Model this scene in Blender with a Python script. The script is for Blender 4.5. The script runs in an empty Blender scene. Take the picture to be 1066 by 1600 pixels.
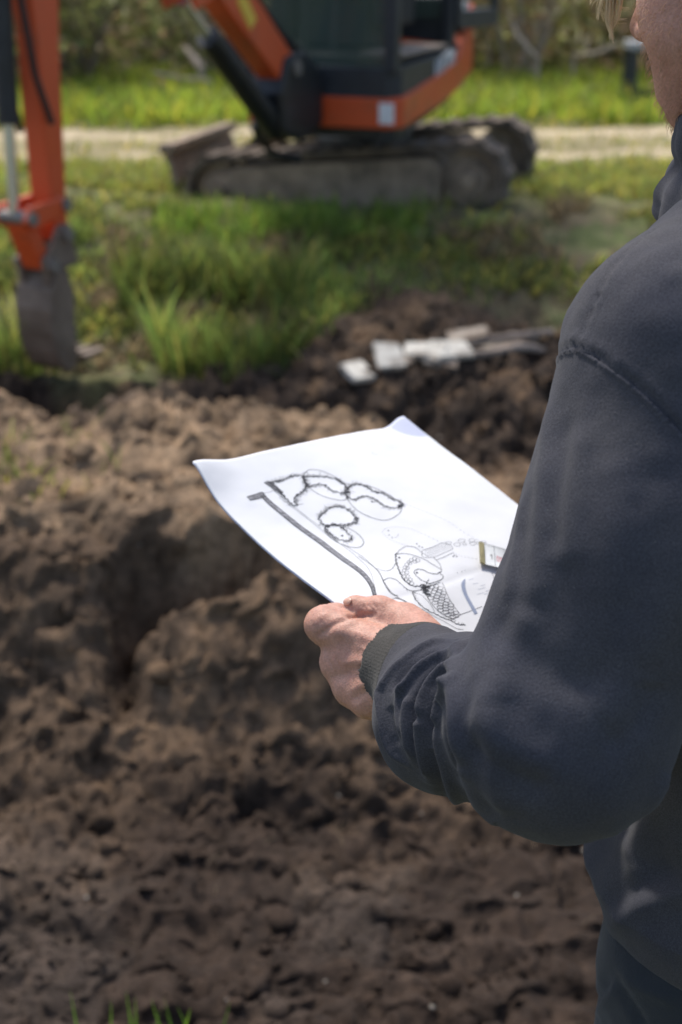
import bpy, math, random
import numpy as np
from mathutils import Vector, Matrix

random.seed(7)
RNG = np.random.default_rng(11)
scene = bpy.context.scene
COL = scene.collection

# ------------------------------------------------------------------ camera, light, exposure
F = 1600.0 * 50.0 / 36.0            # focal length in photo pixels
CAM_H, PITCH = 1.68, math.radians(22.16)
cam_data = bpy.data.cameras.new('camera')
cam_data.sensor_fit = 'VERTICAL'; cam_data.sensor_height = 36.0; cam_data.sensor_width = 24.0
cam_data.lens = 50.0; cam_data.clip_start = 0.05; cam_data.clip_end = 400.0
cam_data.dof.use_dof = True; cam_data.dof.focus_distance = 1.09; cam_data.dof.aperture_fstop = 5.3
cam_data.dof.aperture_blades = 7
camera = bpy.data.objects.new('camera', cam_data); COL.objects.link(camera)
camera.location = (0, 0, CAM_H); camera.rotation_euler = (math.pi/2 - PITCH, 0, 0)
scene.camera = camera

SUN_EL, SUN_AZ = 60.0, -24.0         # degrees; azimuth from +Y (behind the scene), negative = towards -X
world = bpy.data.worlds.new('World'); scene.world = world; world.use_nodes = True
wn = world.node_tree.nodes; wl = world.node_tree.links
wn.clear()
sky = wn.new('ShaderNodeTexSky'); sky.sky_type = 'NISHITA'; sky.sun_disc = False
sky.sun_elevation = math.radians(SUN_EL); sky.sun_rotation = math.radians(SUN_AZ)
sky.air_density = 1.0; sky.dust_density = 2.5; sky.ozone_density = 1.0
bg = wn.new('ShaderNodeBackground'); bg.inputs['Strength'].default_value = 0.15
wo = wn.new('ShaderNodeOutputWorld')
wl.new(sky.outputs[0], bg.inputs['Color']); wl.new(bg.outputs[0], wo.inputs['Surface'])
sun_data = bpy.data.lights.new('sun', 'SUN'); sun_data.energy = 2.5; sun_data.angle = math.radians(6.0)
sun_data.color = (1.0, 0.95, 0.87)
sun = bpy.data.objects.new('sun', sun_data); COL.objects.link(sun)
_e, _a = math.radians(SUN_EL), math.radians(SUN_AZ)
SUN_DIR = Vector((math.sin(_a)*math.cos(_e), math.cos(_a)*math.cos(_e), math.sin(_e)))
sun.rotation_euler = SUN_DIR.to_track_quat('Z', 'Y').to_euler()
sun.location = (-3, 6, 9)
vs = scene.view_settings
vs.view_transform = 'Standard'; vs.look = 'None'; vs.gamma = 1.0; vs.use_curve_mapping = False
vs.exposure = 0.55
scene.render.engine = 'CYCLES'
scene.cycles.use_denoising = True
scene.cycles.max_bounces = 8
scene.cycles.transparent_max_bounces = 12

# ------------------------------------------------------------------ geometry helpers
CT, ST = math.cos(PITCH), math.sin(PITCH)
CAMP = np.array([0, 0, CAM_H]); FW = np.array([0, CT, -ST]); UPV = np.array([0, ST, CT]); RT = np.array([1.0, 0, 0])

def P(px, py, d):
    """World point seen at photo pixel (px, py) at axial distance d from the camera."""
    return CAMP + d*(FW + (px-533.0)/F*RT - (py-800.0)/F*UPV)

def ray(px, py):
    v = FW + (px-533.0)/F*RT - (py-800.0)/F*UPV
    return v/np.linalg.norm(v)

def G(px, py, z):
    v = ray(px, py); t = (z-CAM_H)/v[2]
    return CAMP + t*v

def proj(p):
    q = np.asarray(p) - CAMP
    d = q@FW
    return np.stack([533.0 + F*(q@RT)/d, 800.0 - F*(q@UPV)/d, d], -1)

def norm(v):
    v = np.asarray(v, float); return v/np.linalg.norm(v)

def link(name, me, m=None, parent=None, smooth=False):
    o = bpy.data.objects.new(name, me); COL.objects.link(o)
    if m is not None:
        ms = m if isinstance(m, (list, tuple)) else [m]
        me.materials.clear()
        for mm in ms: me.materials.append(mm)
    if smooth and len(me.polygons):
        me.polygons.foreach_set('use_smooth', np.ones(len(me.polygons), bool))
    if parent is not None: o.parent = parent
    return o

def np_mesh(name, V, Q):
    """Mesh from vertex array and an (n,3) or (n,4) face array."""
    V = np.ascontiguousarray(V, np.float32); Q = np.ascontiguousarray(Q, np.int32)
    me = bpy.data.meshes.new(name)
    n, k = Q.shape
    me.vertices.add(len(V)); me.vertices.foreach_set('co', V.ravel())
    me.loops.add(n*k); me.loops.foreach_set('vertex_index', Q.ravel())
    me.polygons.add(n)
    me.polygons.foreach_set('loop_start', np.arange(0, n*k, k, dtype=np.int32))
    me.update(calc_edges=True)
    return me

def set_colors(me, name, C):
    at = me.color_attributes.new(name, 'FLOAT_COLOR', 'POINT')
    A = np.ones((len(me.vertices), 4), np.float32); A[:, :C.shape[1]] = C
    at.data.foreach_set('color', A.ravel())

def tag(o, label=None, cat=None, group=None, kind=None):
    if label: o['label'] = label
    if cat: o['category'] = cat
    if group: o['group'] = group
    if kind: o['kind'] = kind
    return o

def empty(name, loc=(0, 0, 0), rz=0.0, rot=None):
    o = bpy.data.objects.new(name, None); COL.objects.link(o)
    o.location = loc; o.rotation_euler = rot if rot is not None else (0, 0, rz)
    o.empty_display_size = 0.1
    return o

class MB:
    """Collects simple solids; build() links them as one mesh object."""
    def __init__(s): s.v = []; s.f = []
    def add(s, V, Fc):
        n = len(s.v); s.v += [tuple(map(float, p)) for p in V]; s.f += [tuple(i+n for i in f) for f in Fc]; return s
    def box(s, c, size, M=None, taper=1.0):
        hx, hy, hz = [k/2 for k in size]
        V = [(-hx,-hy,-hz),(hx,-hy,-hz),(hx,hy,-hz),(-hx,hy,-hz),
             (-hx*taper,-hy*taper,hz),(hx*taper,-hy*taper,hz),(hx*taper,hy*taper,hz),(-hx*taper,hy*taper,hz)]
        V = np.array(V)
        if M is not None: V = V@np.array(M).T
        V = V + np.array(c)
        return s.add(V, [(0,3,2,1),(4,5,6,7),(0,1,5,4),(1,2,6,5),(2,3,7,6),(3,0,4,7)])
    def tube(s, pts, r, n=10, caps=True):
        pts = [np.array(p, float) for p in pts]; rs = r if isinstance(r, (list, tuple)) else [r]*len(pts)
        V = []; t0 = norm(pts[1]-pts[0]); a = np.cross(t0, [0,0,1.0])
        if np.linalg.norm(a) < 1e-3: a = np.cross(t0, [1.0,0,0])
        a = norm(a)
        for i, p in enumerate(pts):
            t = norm(pts[min(i+1, len(pts)-1)]-pts[max(i-1, 0)])
            a = norm(a - t*(a@t)); b = np.cross(t, a)
            for k in range(n):
                an = 2*math.pi*k/n
                V.append(p + rs[i]*(math.cos(an)*a + math.sin(an)*b))
        Fc = []
        for i in range(len(pts)-1):
            for k in range(n):
                k2 = (k+1) % n
                Fc.append((i*n+k, i*n+k2, (i+1)*n+k2, (i+1)*n+k))
        if caps:
            Fc.append(tuple(range(n-1, -1, -1))); Fc.append(tuple((len(pts)-1)*n+k for k in range(n)))
        return s.add(V, Fc)
    def cyl(s, c, axis, r, h, n=24, r2=None):
        ax = norm(axis); c = np.array(c, float)
        return s.tube([c-ax*h/2, c+ax*h/2], [r, r if r2 is None else r2], n)
    def prism(s, poly, o, ex, ey, ez, h):
        """Extrude a 2-D outline (in ex, ey) by h along ez, centred on the origin o."""
        o, ex, ey, ez = [np.array(k, float) for k in (o, ex, ey, ez)]
        n = len(poly)
        V = [o + x*ex + y*ey - ez*h/2 for x, y in poly] + [o + x*ex + y*ey + ez*h/2 for x, y in poly]
        Fc = [tuple(range(n-1, -1, -1)), tuple(range(n, 2*n))]
        for i in range(n): j = (i+1) % n; Fc.append((i, j, j+n, i+n))
        return s.add(V, Fc)
    def build(s, name, m=None, parent=None, smooth=False, bevel=0.0):
        me = bpy.data.meshes.new(name); me.from_pydata(s.v, [], s.f); me.update()
        import bmesh
        b = bmesh.new(); b.from_mesh(me); bmesh.ops.recalc_face_normals(b, faces=b.faces)
        if bevel > 0:
            es = [e for e in b.edges if len(e.link_faces) == 2 and e.calc_face_angle(0) > 0.6]
            bmesh.ops.bevel(b, geom=es, offset=bevel, segments=2, affect='EDGES', profile=0.6, clamp_overlap=True)
        b.to_mesh(me); b.free()
        o = link(name, me, m, parent)
        if smooth:
            me.polygons.foreach_set('use_smooth', np.ones(len(me.polygons), bool))
            try:
                me.set_sharp_from_angle(angle=math.radians(38))
            except Exception: pass
        return o

# ------------------------------------------------------------------ noise
def _h(ix, iy, iz, seed):
    n = (ix*374761393 + iy*668265263 + iz*2147483647*31 + seed*974711) & 0xFFFFFFFF
    n = ((n ^ (n >> 13))*1274126177) & 0xFFFFFFFF
    n = n ^ (n >> 16)
    return (n & 0xFFFF)/32767.5 - 1.0

def vnoise(x, y, z=None, seed=0):
    x = np.asarray(x, float); y = np.asarray(y, float); z = np.zeros_like(x) if z is None else np.asarray(z, float)
    xi, yi, zi = np.floor(x).astype(np.int64), np.floor(y).astype(np.int64), np.floor(z).astype(np.int64)
    u, v, w = x-xi, y-yi, z-zi
    u, v, w = [t*t*t*(t*(t*6-15)+10) for t in (u, v, w)]
    def L(a, b, t): return a + (b-a)*t
    c = lambda a, b, d: _h(xi+a, yi+b, zi+d, seed)
    z0 = L(L(c(0,0,0), c(1,0,0), u), L(c(0,1,0), c(1,1,0), u), v)
    z1 = L(L(c(0,0,1), c(1,0,1), u), L(c(0,1,1), c(1,1,1), u), v)
    return L(z0, z1, w)

def fbm(x, y, z=None, seed=0, octv=4, gain=0.5, lac=2.03):
    a, s, f = 1.0, 0.0, 1.0
    for i in range(octv):
        s = s + a*vnoise(np.asarray(x)*f, np.asarray(y)*f, None if z is None else np.asarray(z)*f, seed+i*17)
        a *= gain; f *= lac
    return s

def cells(x, y, size, seed=0):
    """Broken-clod relief: every cell is a small tilted facet with its own height; returns the relief and the distance to the cell rim."""
    gx, gy = np.asarray(x)/size, np.asarray(y)/size
    ix, iy = np.floor(gx).astype(np.int64), np.floor(gy).astype(np.int64)
    d1 = np.full(gx.shape, 1e9); d2 = d1.copy(); hh = np.zeros(gx.shape)
    for a in (-1, 0, 1):
        for b in (-1, 0, 1):
            cx, cy = ix+a, iy+b; z0 = np.zeros_like(cx)
            px, py = cx+.5+.46*_h(cx, cy, z0, seed), cy+.5+.46*_h(cx, cy, z0+1, seed)
            dx, dy = gx-px, gy-py; d = np.hypot(dx, dy)
            h = _h(cx, cy, z0+2, seed)*.7 + dx*_h(cx, cy, z0+3, seed) + dy*_h(cx, cy, z0+4, seed)
            m = d < d1; d2 = np.where(m, d1, np.minimum(d2, d)); hh = np.where(m, h, hh); d1 = np.where(m, d, d1)
    return hh, d2-d1

def sstep(a, b, x):
    t = np.clip((np.asarray(x, float)-a)/(b-a), 0, 1); return t*t*(3-2*t)

# ------------------------------------------------------------------ signed distance surfaces
def cone(p, a, b, ra, rb):
    a = np.asarray(a, np.float32); b = np.asarray(b, np.float32); ab = b-a
    t = np.clip(((p-a)@ab)/max(float(ab@ab), 1e-12), 0, 1)
    q = p - a - t[:, None]*ab
    return np.sqrt((q*q).sum(1)) - (ra + (rb-ra)*t)

def ell(p, c, r, M=None):
    q = p - np.asarray(c, np.float32)
    if M is not None: q = q@np.asarray(M, np.float32)      # columns of M = the axes
    r = np.asarray(r, np.float32)
    k0 = np.sqrt(((q/r)**2).sum(1)); k1 = np.sqrt(((q/(r*r))**2).sum(1)) + 1e-9
    return k0*(k0-1.0)/k1

def smin(a, b, k):
    h = np.clip(0.5 + 0.5*(b-a)/k, 0, 1)
    return b + (a-b)*h - k*h*(1-h)

def smax(a, b, k): return -smin(-a, -b, k)

def surface_nets(fn, lo, hi, h):
    lo = np.array(lo, float); hi = np.array(hi, float)
    K = 4
    n = (np.ceil((hi-lo)/(h*K)).astype(int))
    cx = [lo[i] + (np.arange(n[i])+0.5)*h*K - h*0.5 for i in range(3)]
    X, Y, Z = np.meshgrid(*cx, indexing='ij')
    C = fn(np.stack([X.ravel(), Y.ravel(), Z.ravel()], 1).astype(np.float32)).reshape(n)
    mask = np.abs(C) < h*K*1.35
    V = np.repeat(np.repeat(np.repeat(np.where(C > 0, 1.0, -1.0).astype(np.float32), K, 0), K, 1), K, 2)
    m = np.repeat(np.repeat(np.repeat(mask, K, 0), K, 1), K, 2)
    idx = np.argwhere(m)
    pts = (lo + idx*h).astype(np.float32)
    vals = np.empty(len(pts), np.float32)
    for s in range(0, len(pts), 400000): vals[s:s+400000] = fn(pts[s:s+400000])
    V[m] = vals
    # padded border so that the surface closes
    V[0], V[-1], V[:, 0], V[:, -1], V[:, :, 0], V[:, :, -1] = [np.maximum(k, 1e-4) for k in (V[0], V[-1], V[:, 0], V[:, -1], V[:, :, 0], V[:, :, -1])]
    S = V < 0
    c8 = [(a, b, c) for a in (0,1) for b in (0,1) for c in (0,1)]
    N = np.array(V.shape)-1
    sl = lambda A, o: A[o[0]:o[0]+N[0], o[1]:o[1]+N[1], o[2]:o[2]+N[2]]
    cnt = sum(sl(S, o).astype(np.int8) for o in c8)
    act = (cnt > 0) & (cnt < 8)
    ids = -np.ones(act.shape, np.int64); ai = np.argwhere(act); ids[act] = np.arange(len(ai))
    acc = np.zeros((len(ai), 3)); num = np.zeros(len(ai))
    g = {o: V[ai[:, 0]+o[0], ai[:, 1]+o[1], ai[:, 2]+o[2]].astype(float) for o in c8}
    for o in c8:
        for ax in range(3):
            if o[ax] == 1: continue
            o2 = list(o); o2[ax] = 1; o2 = tuple(o2)
            a, b = g[o], g[o2]; cr = (a < 0) != (b < 0)
            t = np.where(cr, a/np.where(np.abs(a-b) < 1e-12, 1, a-b), 0)
            q = np.tile(np.array(o, float), (len(ai), 1)); q[:, ax] = t
            acc += np.where(cr[:, None], q, 0); num += cr
    vert = lo + (ai + acc/np.maximum(num, 1)[:, None])*h
    faces = []
    for ax in range(3):
        u, v = (ax+1) % 3, (ax+2) % 3
        A = np.take(S, range(S.shape[ax]-1), ax); B = np.take(S, range(1, S.shape[ax]), ax)
        e = np.argwhere(A != B)
        ok = (e[:, u] > 0) & (e[:, v] > 0) & (e[:, u] < S.shape[u]-1) & (e[:, v] < S.shape[v]-1)
        e = e[ok]
        if not len(e): continue
        ins = A[e[:, 0], e[:, 1], e[:, 2]]
        def cell(du, dv):
            c = e.copy(); c[:, u] -= du; c[:, v] -= dv
            return ids[c[:, 0], c[:, 1], c[:, 2]]
        q = np.stack([cell(1, 1), cell(0, 1), cell(0, 0), cell(1, 0)], 1)
        q[~ins] = q[~ins][:, ::-1]
        faces.append(q)
    Q = np.concatenate(faces)
    Q = Q[(Q >= 0).all(1)]
    return vert, Q

def vnormals(V, Q):
    a = V[Q[:, 0]]; b = V[Q[:, 1]]; c = V[Q[:, 2]]; d = V[Q[:, 3]] if Q.shape[1] == 4 else c
    n = np.cross(c-a, d-b) if Q.shape[1] == 4 else np.cross(b-a, c-a)
    N = np.zeros_like(V)
    for k in range(Q.shape[1]):
        for ax in range(3): N[:, ax] += np.bincount(Q[:, k], n[:, ax], len(V))
    return N/(np.linalg.norm(N, axis=1, keepdims=True)+1e-12)

def relax(V, Q, it=1, lam=0.5):
    for _ in range(it):
        S = np.zeros_like(V); c = np.zeros(len(V))
        k = Q.shape[1]
        for i in range(k):
            for j in ((i+1) % k, (i-1) % k):
                for ax in range(3): S[:, ax] += np.bincount(Q[:, i], V[Q[:, j], ax], len(V))
                c += np.bincount(Q[:, i], minlength=len(V))
        V = V + lam*(S/np.maximum(c, 1)[:, None]-V)
    return V

def keep_faces(V, Q, fmask):
    Q = Q[fmask]; u, inv = np.unique(Q, return_inverse=True)
    return V[u], inv.reshape(Q.shape)

def polyline_dist(V, pts):
    """Distance of each vertex to a 3-D polyline, and the running parameter 0..1."""
    best = np.full(len(V), 1e9); par = np.zeros(len(V))
    n = len(pts)-1
    for i in range(n):
        a, b = pts[i], pts[i+1]; ab = b-a
        t = np.clip(((V-a)@ab)/max(ab@ab, 1e-12), 0, 1)
        d = np.linalg.norm(V-a-t[:, None]*ab, axis=1)
        m = d < best; best[m] = d[m]; par[m] = (i+t[m])/n
    return best, par

def smooth_line(pts, n=40):
    pts = np.array(pts, float)
    if len(pts) < 3:
        t = np.linspace(0, 1, n)[:, None]; return pts[0]*(1-t)+pts[-1]*t
    ext = np.vstack([2*pts[0]-pts[1], pts, 2*pts[-1]-pts[-2]])
    out = []; seg = len(pts)-1; per = max(2, n//seg)
    for i in range(seg):
        p0, p1, p2, p3 = ext[i:i+4]
        for t in np.linspace(0, 1, per, endpoint=False):
            out.append(0.5*((2*p1)+(-p0+p2)*t+(2*p0-5*p1+4*p2-p3)*t*t+(-p0+3*p1-3*p2+p3)*t**3))
    out.append(pts[-1]); return np.array(out)

def ray_hit(fn, px, py, t0=0.5, t1=2.2):
    """Where the sight line through a photo pixel meets the surface (or passes it closest, within 25 mm)."""
    d = ray(px, py); t = t0; best = (1e9, t0)
    for _ in range(200):
        s = float(fn((CAMP+t*d)[None].astype(np.float32))[0])
        if s < best[0]: best = (s, t)
        if s < 0.0004: return CAMP+t*d
        t += max(s*0.7, 0.0006)
        if t > t1: break
    return CAMP+best[1]*d if best[0] < .025 else None

# ------------------------------------------------------------------ materials
def mat(name, col, rough=0.6, metal=0.0, noise=None, bump=None, attr=None, sheen=0.0, sss=0.0, spec=0.5, col2=None, extra=None, rough_noise=0.0, grain=None):
    """noise=(scale, lo, hi) mottles the base colour (or mixes to col2); bump=(scale, strength, distance)."""
    m = bpy.data.materials.new(name); m.use_nodes = True
    nt = m.node_tree; N, L = nt.nodes, nt.links
    b = N['Principled BSDF']
    b.inputs['Base Color'].default_value = (*col, 1); b.inputs['Roughness'].default_value = rough
    b.inputs['Metallic'].default_value = metal; b.inputs['Specular IOR Level'].default_value = spec
    if sheen: b.inputs['Sheen Weight'].default_value = sheen; b.inputs['Sheen Roughness'].default_value = 0.45
    if sss:
        b.inputs['Subsurface Weight'].default_value = sss; b.inputs['Subsurface Radius'].default_value = (1.0, 0.35, 0.2)
        b.inputs['Subsurface Scale'].default_value = 0.006
    tc = N.new('ShaderNodeTexCoord')
    src = None
    if attr:
        a = N.new('ShaderNodeVertexColor'); a.layer_name = attr; src = a.outputs['Color']
    if noise:
        t = N.new('ShaderNodeTexNoise'); t.inputs['Scale'].default_value = noise[0]; t.inputs['Detail'].default_value = 6.0
        t.inputs['Roughness'].default_value = 0.62
        L.new(tc.outputs['Object'], t.inputs['Vector'])
        if col2 is not None:
            r = N.new('ShaderNodeMapRange'); r.inputs[1].default_value = noise[1]; r.inputs[2].default_value = noise[2]
            L.new(t.outputs['Fac'], r.inputs[0])
            mx = N.new('ShaderNodeMix'); mx.data_type = 'RGBA'
            L.new(r.outputs[0], mx.inputs['Factor'])
            if src is not None: L.new(src, mx.inputs['A'])
            else: mx.inputs['A'].default_value = (*col, 1)
            mx.inputs['B'].default_value = (*col2, 1); src = mx.outputs['Result']
        else:
            r = N.new('ShaderNodeMapRange'); r.inputs[1].default_value = 0.3; r.inputs[2].default_value = 0.7
            r.inputs[3].default_value = noise[1]; r.inputs[4].default_value = noise[2]
            L.new(t.outputs['Fac'], r.inputs[0])
            mx = N.new('ShaderNodeMix'); mx.data_type = 'RGBA'; mx.blend_type = 'MULTIPLY'; mx.inputs['Factor'].default_value = 1
            if src is not None: L.new(src, mx.inputs['A'])
            else: mx.inputs['A'].default_value = (*col, 1)
            L.new(r.outputs[0], mx.inputs['B']); src = mx.outputs['Result']
    if grain:
        g = N.new('ShaderNodeTexNoise'); g.inputs['Scale'].default_value = grain[0]; g.inputs['Detail'].default_value = 3.0
        L.new(tc.outputs['Object'], g.inputs['Vector'])
        rg = N.new('ShaderNodeMapRange'); rg.inputs[1].default_value = .32; rg.inputs[2].default_value = .68
        rg.inputs[3].default_value = grain[1]; rg.inputs[4].default_value = grain[2]
        L.new(g.outputs['Fac'], rg.inputs[0])
        mg = N.new('ShaderNodeMix'); mg.data_type = 'RGBA'; mg.blend_type = 'MULTIPLY'; mg.inputs['Factor'].default_value = 1
        if src is not None: L.new(src, mg.inputs['A'])
        else: mg.inputs['A'].default_value = (*col, 1)
        L.new(rg.outputs[0], mg.inputs['B']); src = mg.outputs['Result']
    if src is not None: L.new(src, b.inputs['Base Color'])
    if bump:
        t2 = N.new('ShaderNodeTexNoise'); t2.inputs['Scale'].default_value = bump[0]; t2.inputs['Detail'].default_value = 5.0
        L.new(tc.outputs['Object'], t2.inputs['Vector'])
        bp = N.new('ShaderNodeBump'); bp.inputs['Strength'].default_value = bump[1]; bp.inputs['Distance'].default_value = bump[2]
        L.new(t2.outputs['Fac'], bp.inputs['Height']); L.new(bp.outputs[0], b.inputs['Normal'])
    if rough_noise:
        t3 = N.new('ShaderNodeTexNoise'); t3.inputs['Scale'].default_value = 9.0; t3.inputs['Detail'].default_value = 6.0
        L.new(tc.outputs['Object'], t3.inputs['Vector'])
        r3 = N.new('ShaderNodeMapRange'); r3.inputs[3].default_value = max(0, rough-rough_noise); r3.inputs[4].default_value = min(1, rough+rough_noise)
        L.new(t3.outputs['Fac'], r3.inputs[0]); L.new(r3.outputs[0], b.inputs['Roughness'])
    if extra: extra(m, nt, b, tc, src)
    return m
# ------------------------------------------------------------------ terrain
_ky = [-200, 1.66, 1.95, 2.25, 3.00, 3.22, 3.48, 3.68, 4.0, 4.45, 4.70, 4.98, 5.18, 5.45, 5.9, 6.9, 7.3, 9.0, 14.0, 18.0, 200]
_kl = [0, 0, -.26, -.36, -.34, -.20, .09, .155, .17, .18, .14, -.24, -.26, .0, .06, .29, .335, .34, .37, .47, .6]
_kr = [0, 0, -.26, -.36, -.36, -.27, -.13, -.09, -.10, -.12, -.14, -.20, -.18, -.02, .05, .29, .335, .34, .37, .47, .6]

def base_h(x, y):
    zl = np.interp(y, _ky, _kl); zr = np.interp(y, _ky, _kr)
    yy = y + 0.10*vnoise(x*1.1+3, y*0.5, seed=5)*sstep(2.6, 3.2, y)*(1-sstep(5.0, 7.0, y))
    zl = np.interp(yy, _ky, _kl); zr = np.interp(yy, _ky, _kr)
    w = sstep(-0.05, 0.55, x + 0.15*vnoise(x*2, y*2, seed=9))
    return zl*(1-w) + zr*w

def far_edge(x):
    return 5.50 + 0.62*sstep(-0.25, 0.5, x)*(1-0.6*sstep(0.9, 1.6, x)) + .42*np.exp(-((x-.12)/.33)**2)
def soil_mask(x, y):
    e = 0.10*vnoise(x*1.7, y*1.7, seed=21) + 0.05*vnoise(x*6, y*6, seed=22)
    far = far_edge(x) + e + .10*fbm(x*4, y*4, seed=23, octv=2)
    return sstep(1.72, 1.95, y+e*0.5)*(1-sstep(far-.06, far+.12, y))

def H(x, y, detail=True):
    x = np.asarray(x, float); y = np.asarray(y, float)
    z = base_h(x, y)
    if not detail: return z
    s = soil_mask(x, y); wl = sstep(2.8, 3.3, y)
    soft = 0.35 + 0.65*s
    z = z + (0.030+.025*sstep(3.3, 3.8, y)*s)*fbm(x*2.2, y*2.2, seed=31, octv=3)*soft*sstep(0.9, 1.9, np.hypot(x, y))*(1-0.6*sstep(7, 8, y))
    # bucket scoop under the lip of the mound, and the teeth grooves beside it
    z = z - 0.42*np.exp(-((x+0.40-.25*(y-3.5))/0.20)**4-((y-3.530)/0.095)**4) + .09*np.exp(-((x+.62)/.22)**2-((y-4.42)/.22)**2) - .03*np.exp(-((x+.75)/.3)**2-((y-3.95)/.2)**2)
    z = z - 0.17*np.exp(-((x+0.58)/0.042)**2)*np.exp(-((y-3.44)/0.14)**4)
    z = z - .20*sstep(-.55, -.75, x)*np.exp(-((y-5.36)/.075)**4)
    z = z - 0.10*np.exp(-((x+0.93)/0.06)**2-((y-3.12)/0.12)**2)
    z = z + 0.05*np.exp(-((x+0.72)/0.10)**2-((y-3.05)/0.16)**2)
    rid = 1-np.abs(fbm(x*7, y*7, seed=41, octv=3))
    z = z + s*((0.016+.034*wl)*(rid-0.6) + (0.012+.008*wl)*fbm(x*13, y*17, seed=51, octv=4))
    z = z + s*(1-wl)*.012*fbm(x*3, y*15, seed=206, octv=3)
    lump = np.maximum(0, fbm(x*26, y*26, seed=71, octv=2))
    wx, wy = x + .018*vnoise(x*14, y*14, seed=201), y + .018*vnoise(x*14, y*14, seed=202)
    rough = np.clip(.50+.9*fbm(x*1.9, y*1.9, seed=203, octv=2), .10, 1.2)*(1-.55*np.exp(-((y-3.35)/.28)**4))*(.42+.58*sstep(2.75, 3.05, y+.2*vnoise(x*2, y*2, seed=205)))*(1-.35*np.exp(-((y-3.95)/.22)**4))
    for sz_, am in ((.120, .024), (.055, .017), (.028, .0095)):
        ch, rim = cells(wx, wy, sz_, int(sz_*1000)); z = z + s*am*rough*(ch*sstep(0, .22, rim) - .85*(1-sstep(0, .24, rim)))
    z = z + s*(.004+.010*np.clip(fbm(x*2.7, y*2.7, seed=72, octv=2)+.3, 0, 1))*lump + s*0.006*fbm(x*60, y*60, seed=61, octv=2)
    z = z + (1-s)*sstep(1.9, 5.5, y)*0.02*fbm(x*5, y*5, seed=81, octv=3)
    return z

def geo(a, b, n): return list(a*(b/a)**np.linspace(0, 1, n))
xs = [-v for v in geo(4.2, 160, 26)][::-1] + list(np.arange(-4.1, -1.5, .06)) + list(np.arange(-1.5, 1.5, .0105)) + list(np.arange(1.5, 4.15, .06)) + geo(4.2, 160, 26)
ys = [-v for v in geo(0.5, 160, 24)][::-1] + list(np.arange(-.4, 1.6, .1)) + list(np.arange(1.6, 3.75, .0105)) + list(np.arange(3.75, 6.2, .017)) + list(np.arange(6.2, 18, .07)) + geo(18.1, 220, 30)
xs = np.array(xs); ys = np.array(ys)
GX, GY = np.meshgrid(xs, ys)
gx, gy = GX.ravel(), GY.ravel()
gz = H(gx, gy)
_s = soil_mask(gx, gy)*sstep(1.9, 2.2, gy)
dx_ = _s*(.020*fbm(gx*13, gy*13, gz*16, seed=301, octv=4)); dy_ = _s*(.026*fbm(gx*13, gy*13, gz*16, seed=302, octv=4)); dz_ = _s*.010*fbm(gx*30, gy*30, gz*30, seed=303, octv=3)
nx, ny = len(xs), len(ys)
ii = (np.arange(ny-1)[:, None]*nx + np.arange(nx-1)[None]).ravel()
gq = np.stack([ii, ii+1, ii+nx+1, ii+nx], 1)
gme = np_mesh('ground', np.stack([gx+dx_, gy+dy_, gz+dz_], 1), gq)

def mixc(a, b, w): return np.asarray(a)*(1-w[:, None]) + np.asarray(b)*w[:, None]
def soil_color(gx, gy):
  s_ = soil_mask(gx, gy)
  n1 = fbm(gx*3, gy*3, seed=91, octv=4); n2 = fbm(gx*11, gy*11, seed=92, octv=3)
  wall = np.array([.122, .080, .050]); damp = np.array([.040, .026, .018]); dry = np.array([.30, .205, .125]); grey = np.array([.075, .058, .047])
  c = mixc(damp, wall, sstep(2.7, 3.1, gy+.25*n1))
  c = mixc(c, grey, 0.45*sstep(0.15, .6, n1)*(1-sstep(2.9, 3.2, gy)))
  c = mixc(c, dry, sstep(3.52, 3.80, gy+.12*n1)*(1-sstep(4.75, 4.95, gy))*(0.62+.38*sstep(-.5, .3, n2))*(1-0.75*sstep(0, .45, gx)))
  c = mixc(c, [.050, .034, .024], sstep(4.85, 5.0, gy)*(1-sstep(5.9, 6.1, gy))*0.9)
  c = mixc(c, np.array([.20, .125, .07]), 0.5*sstep(.25, .7, n2)*sstep(2.9, 3.3, gy))
  gcol = mixc([.085, .105, .032], [.125, .100, .052], sstep(-.1, .6, n1))
  far_ = sstep(7.0, 8.2, gy)
  gcol = mixc(gcol, [.15, .115, .07], .8*sstep(.1, .5, fbm(gx*9, gy*9, seed=95, octv=3)))
  gcol = mixc(gcol, [.19, .20, .085], .6*sstep(.1, .5, fbm(gx*13, gy*13, seed=96, octv=2)))
  gcol = mixc(gcol, [.16, .17, .060], far_*(0.55+.45*sstep(-.4, .3, n1)))
  gcol = mixc(gcol, [.20, .165, .095], far_*0.8*sstep(.1, .6, n2+n1*.4))
  c = mixc(gcol, c, s_)
  c = c*(0.86+0.22*n2[:, None])
  return np.clip(c, .01, 1)
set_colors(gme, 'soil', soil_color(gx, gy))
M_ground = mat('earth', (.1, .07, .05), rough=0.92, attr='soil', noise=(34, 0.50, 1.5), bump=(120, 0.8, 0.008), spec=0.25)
ground = tag(link('ground', gme, M_ground, smooth=True), kind='structure')

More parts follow.
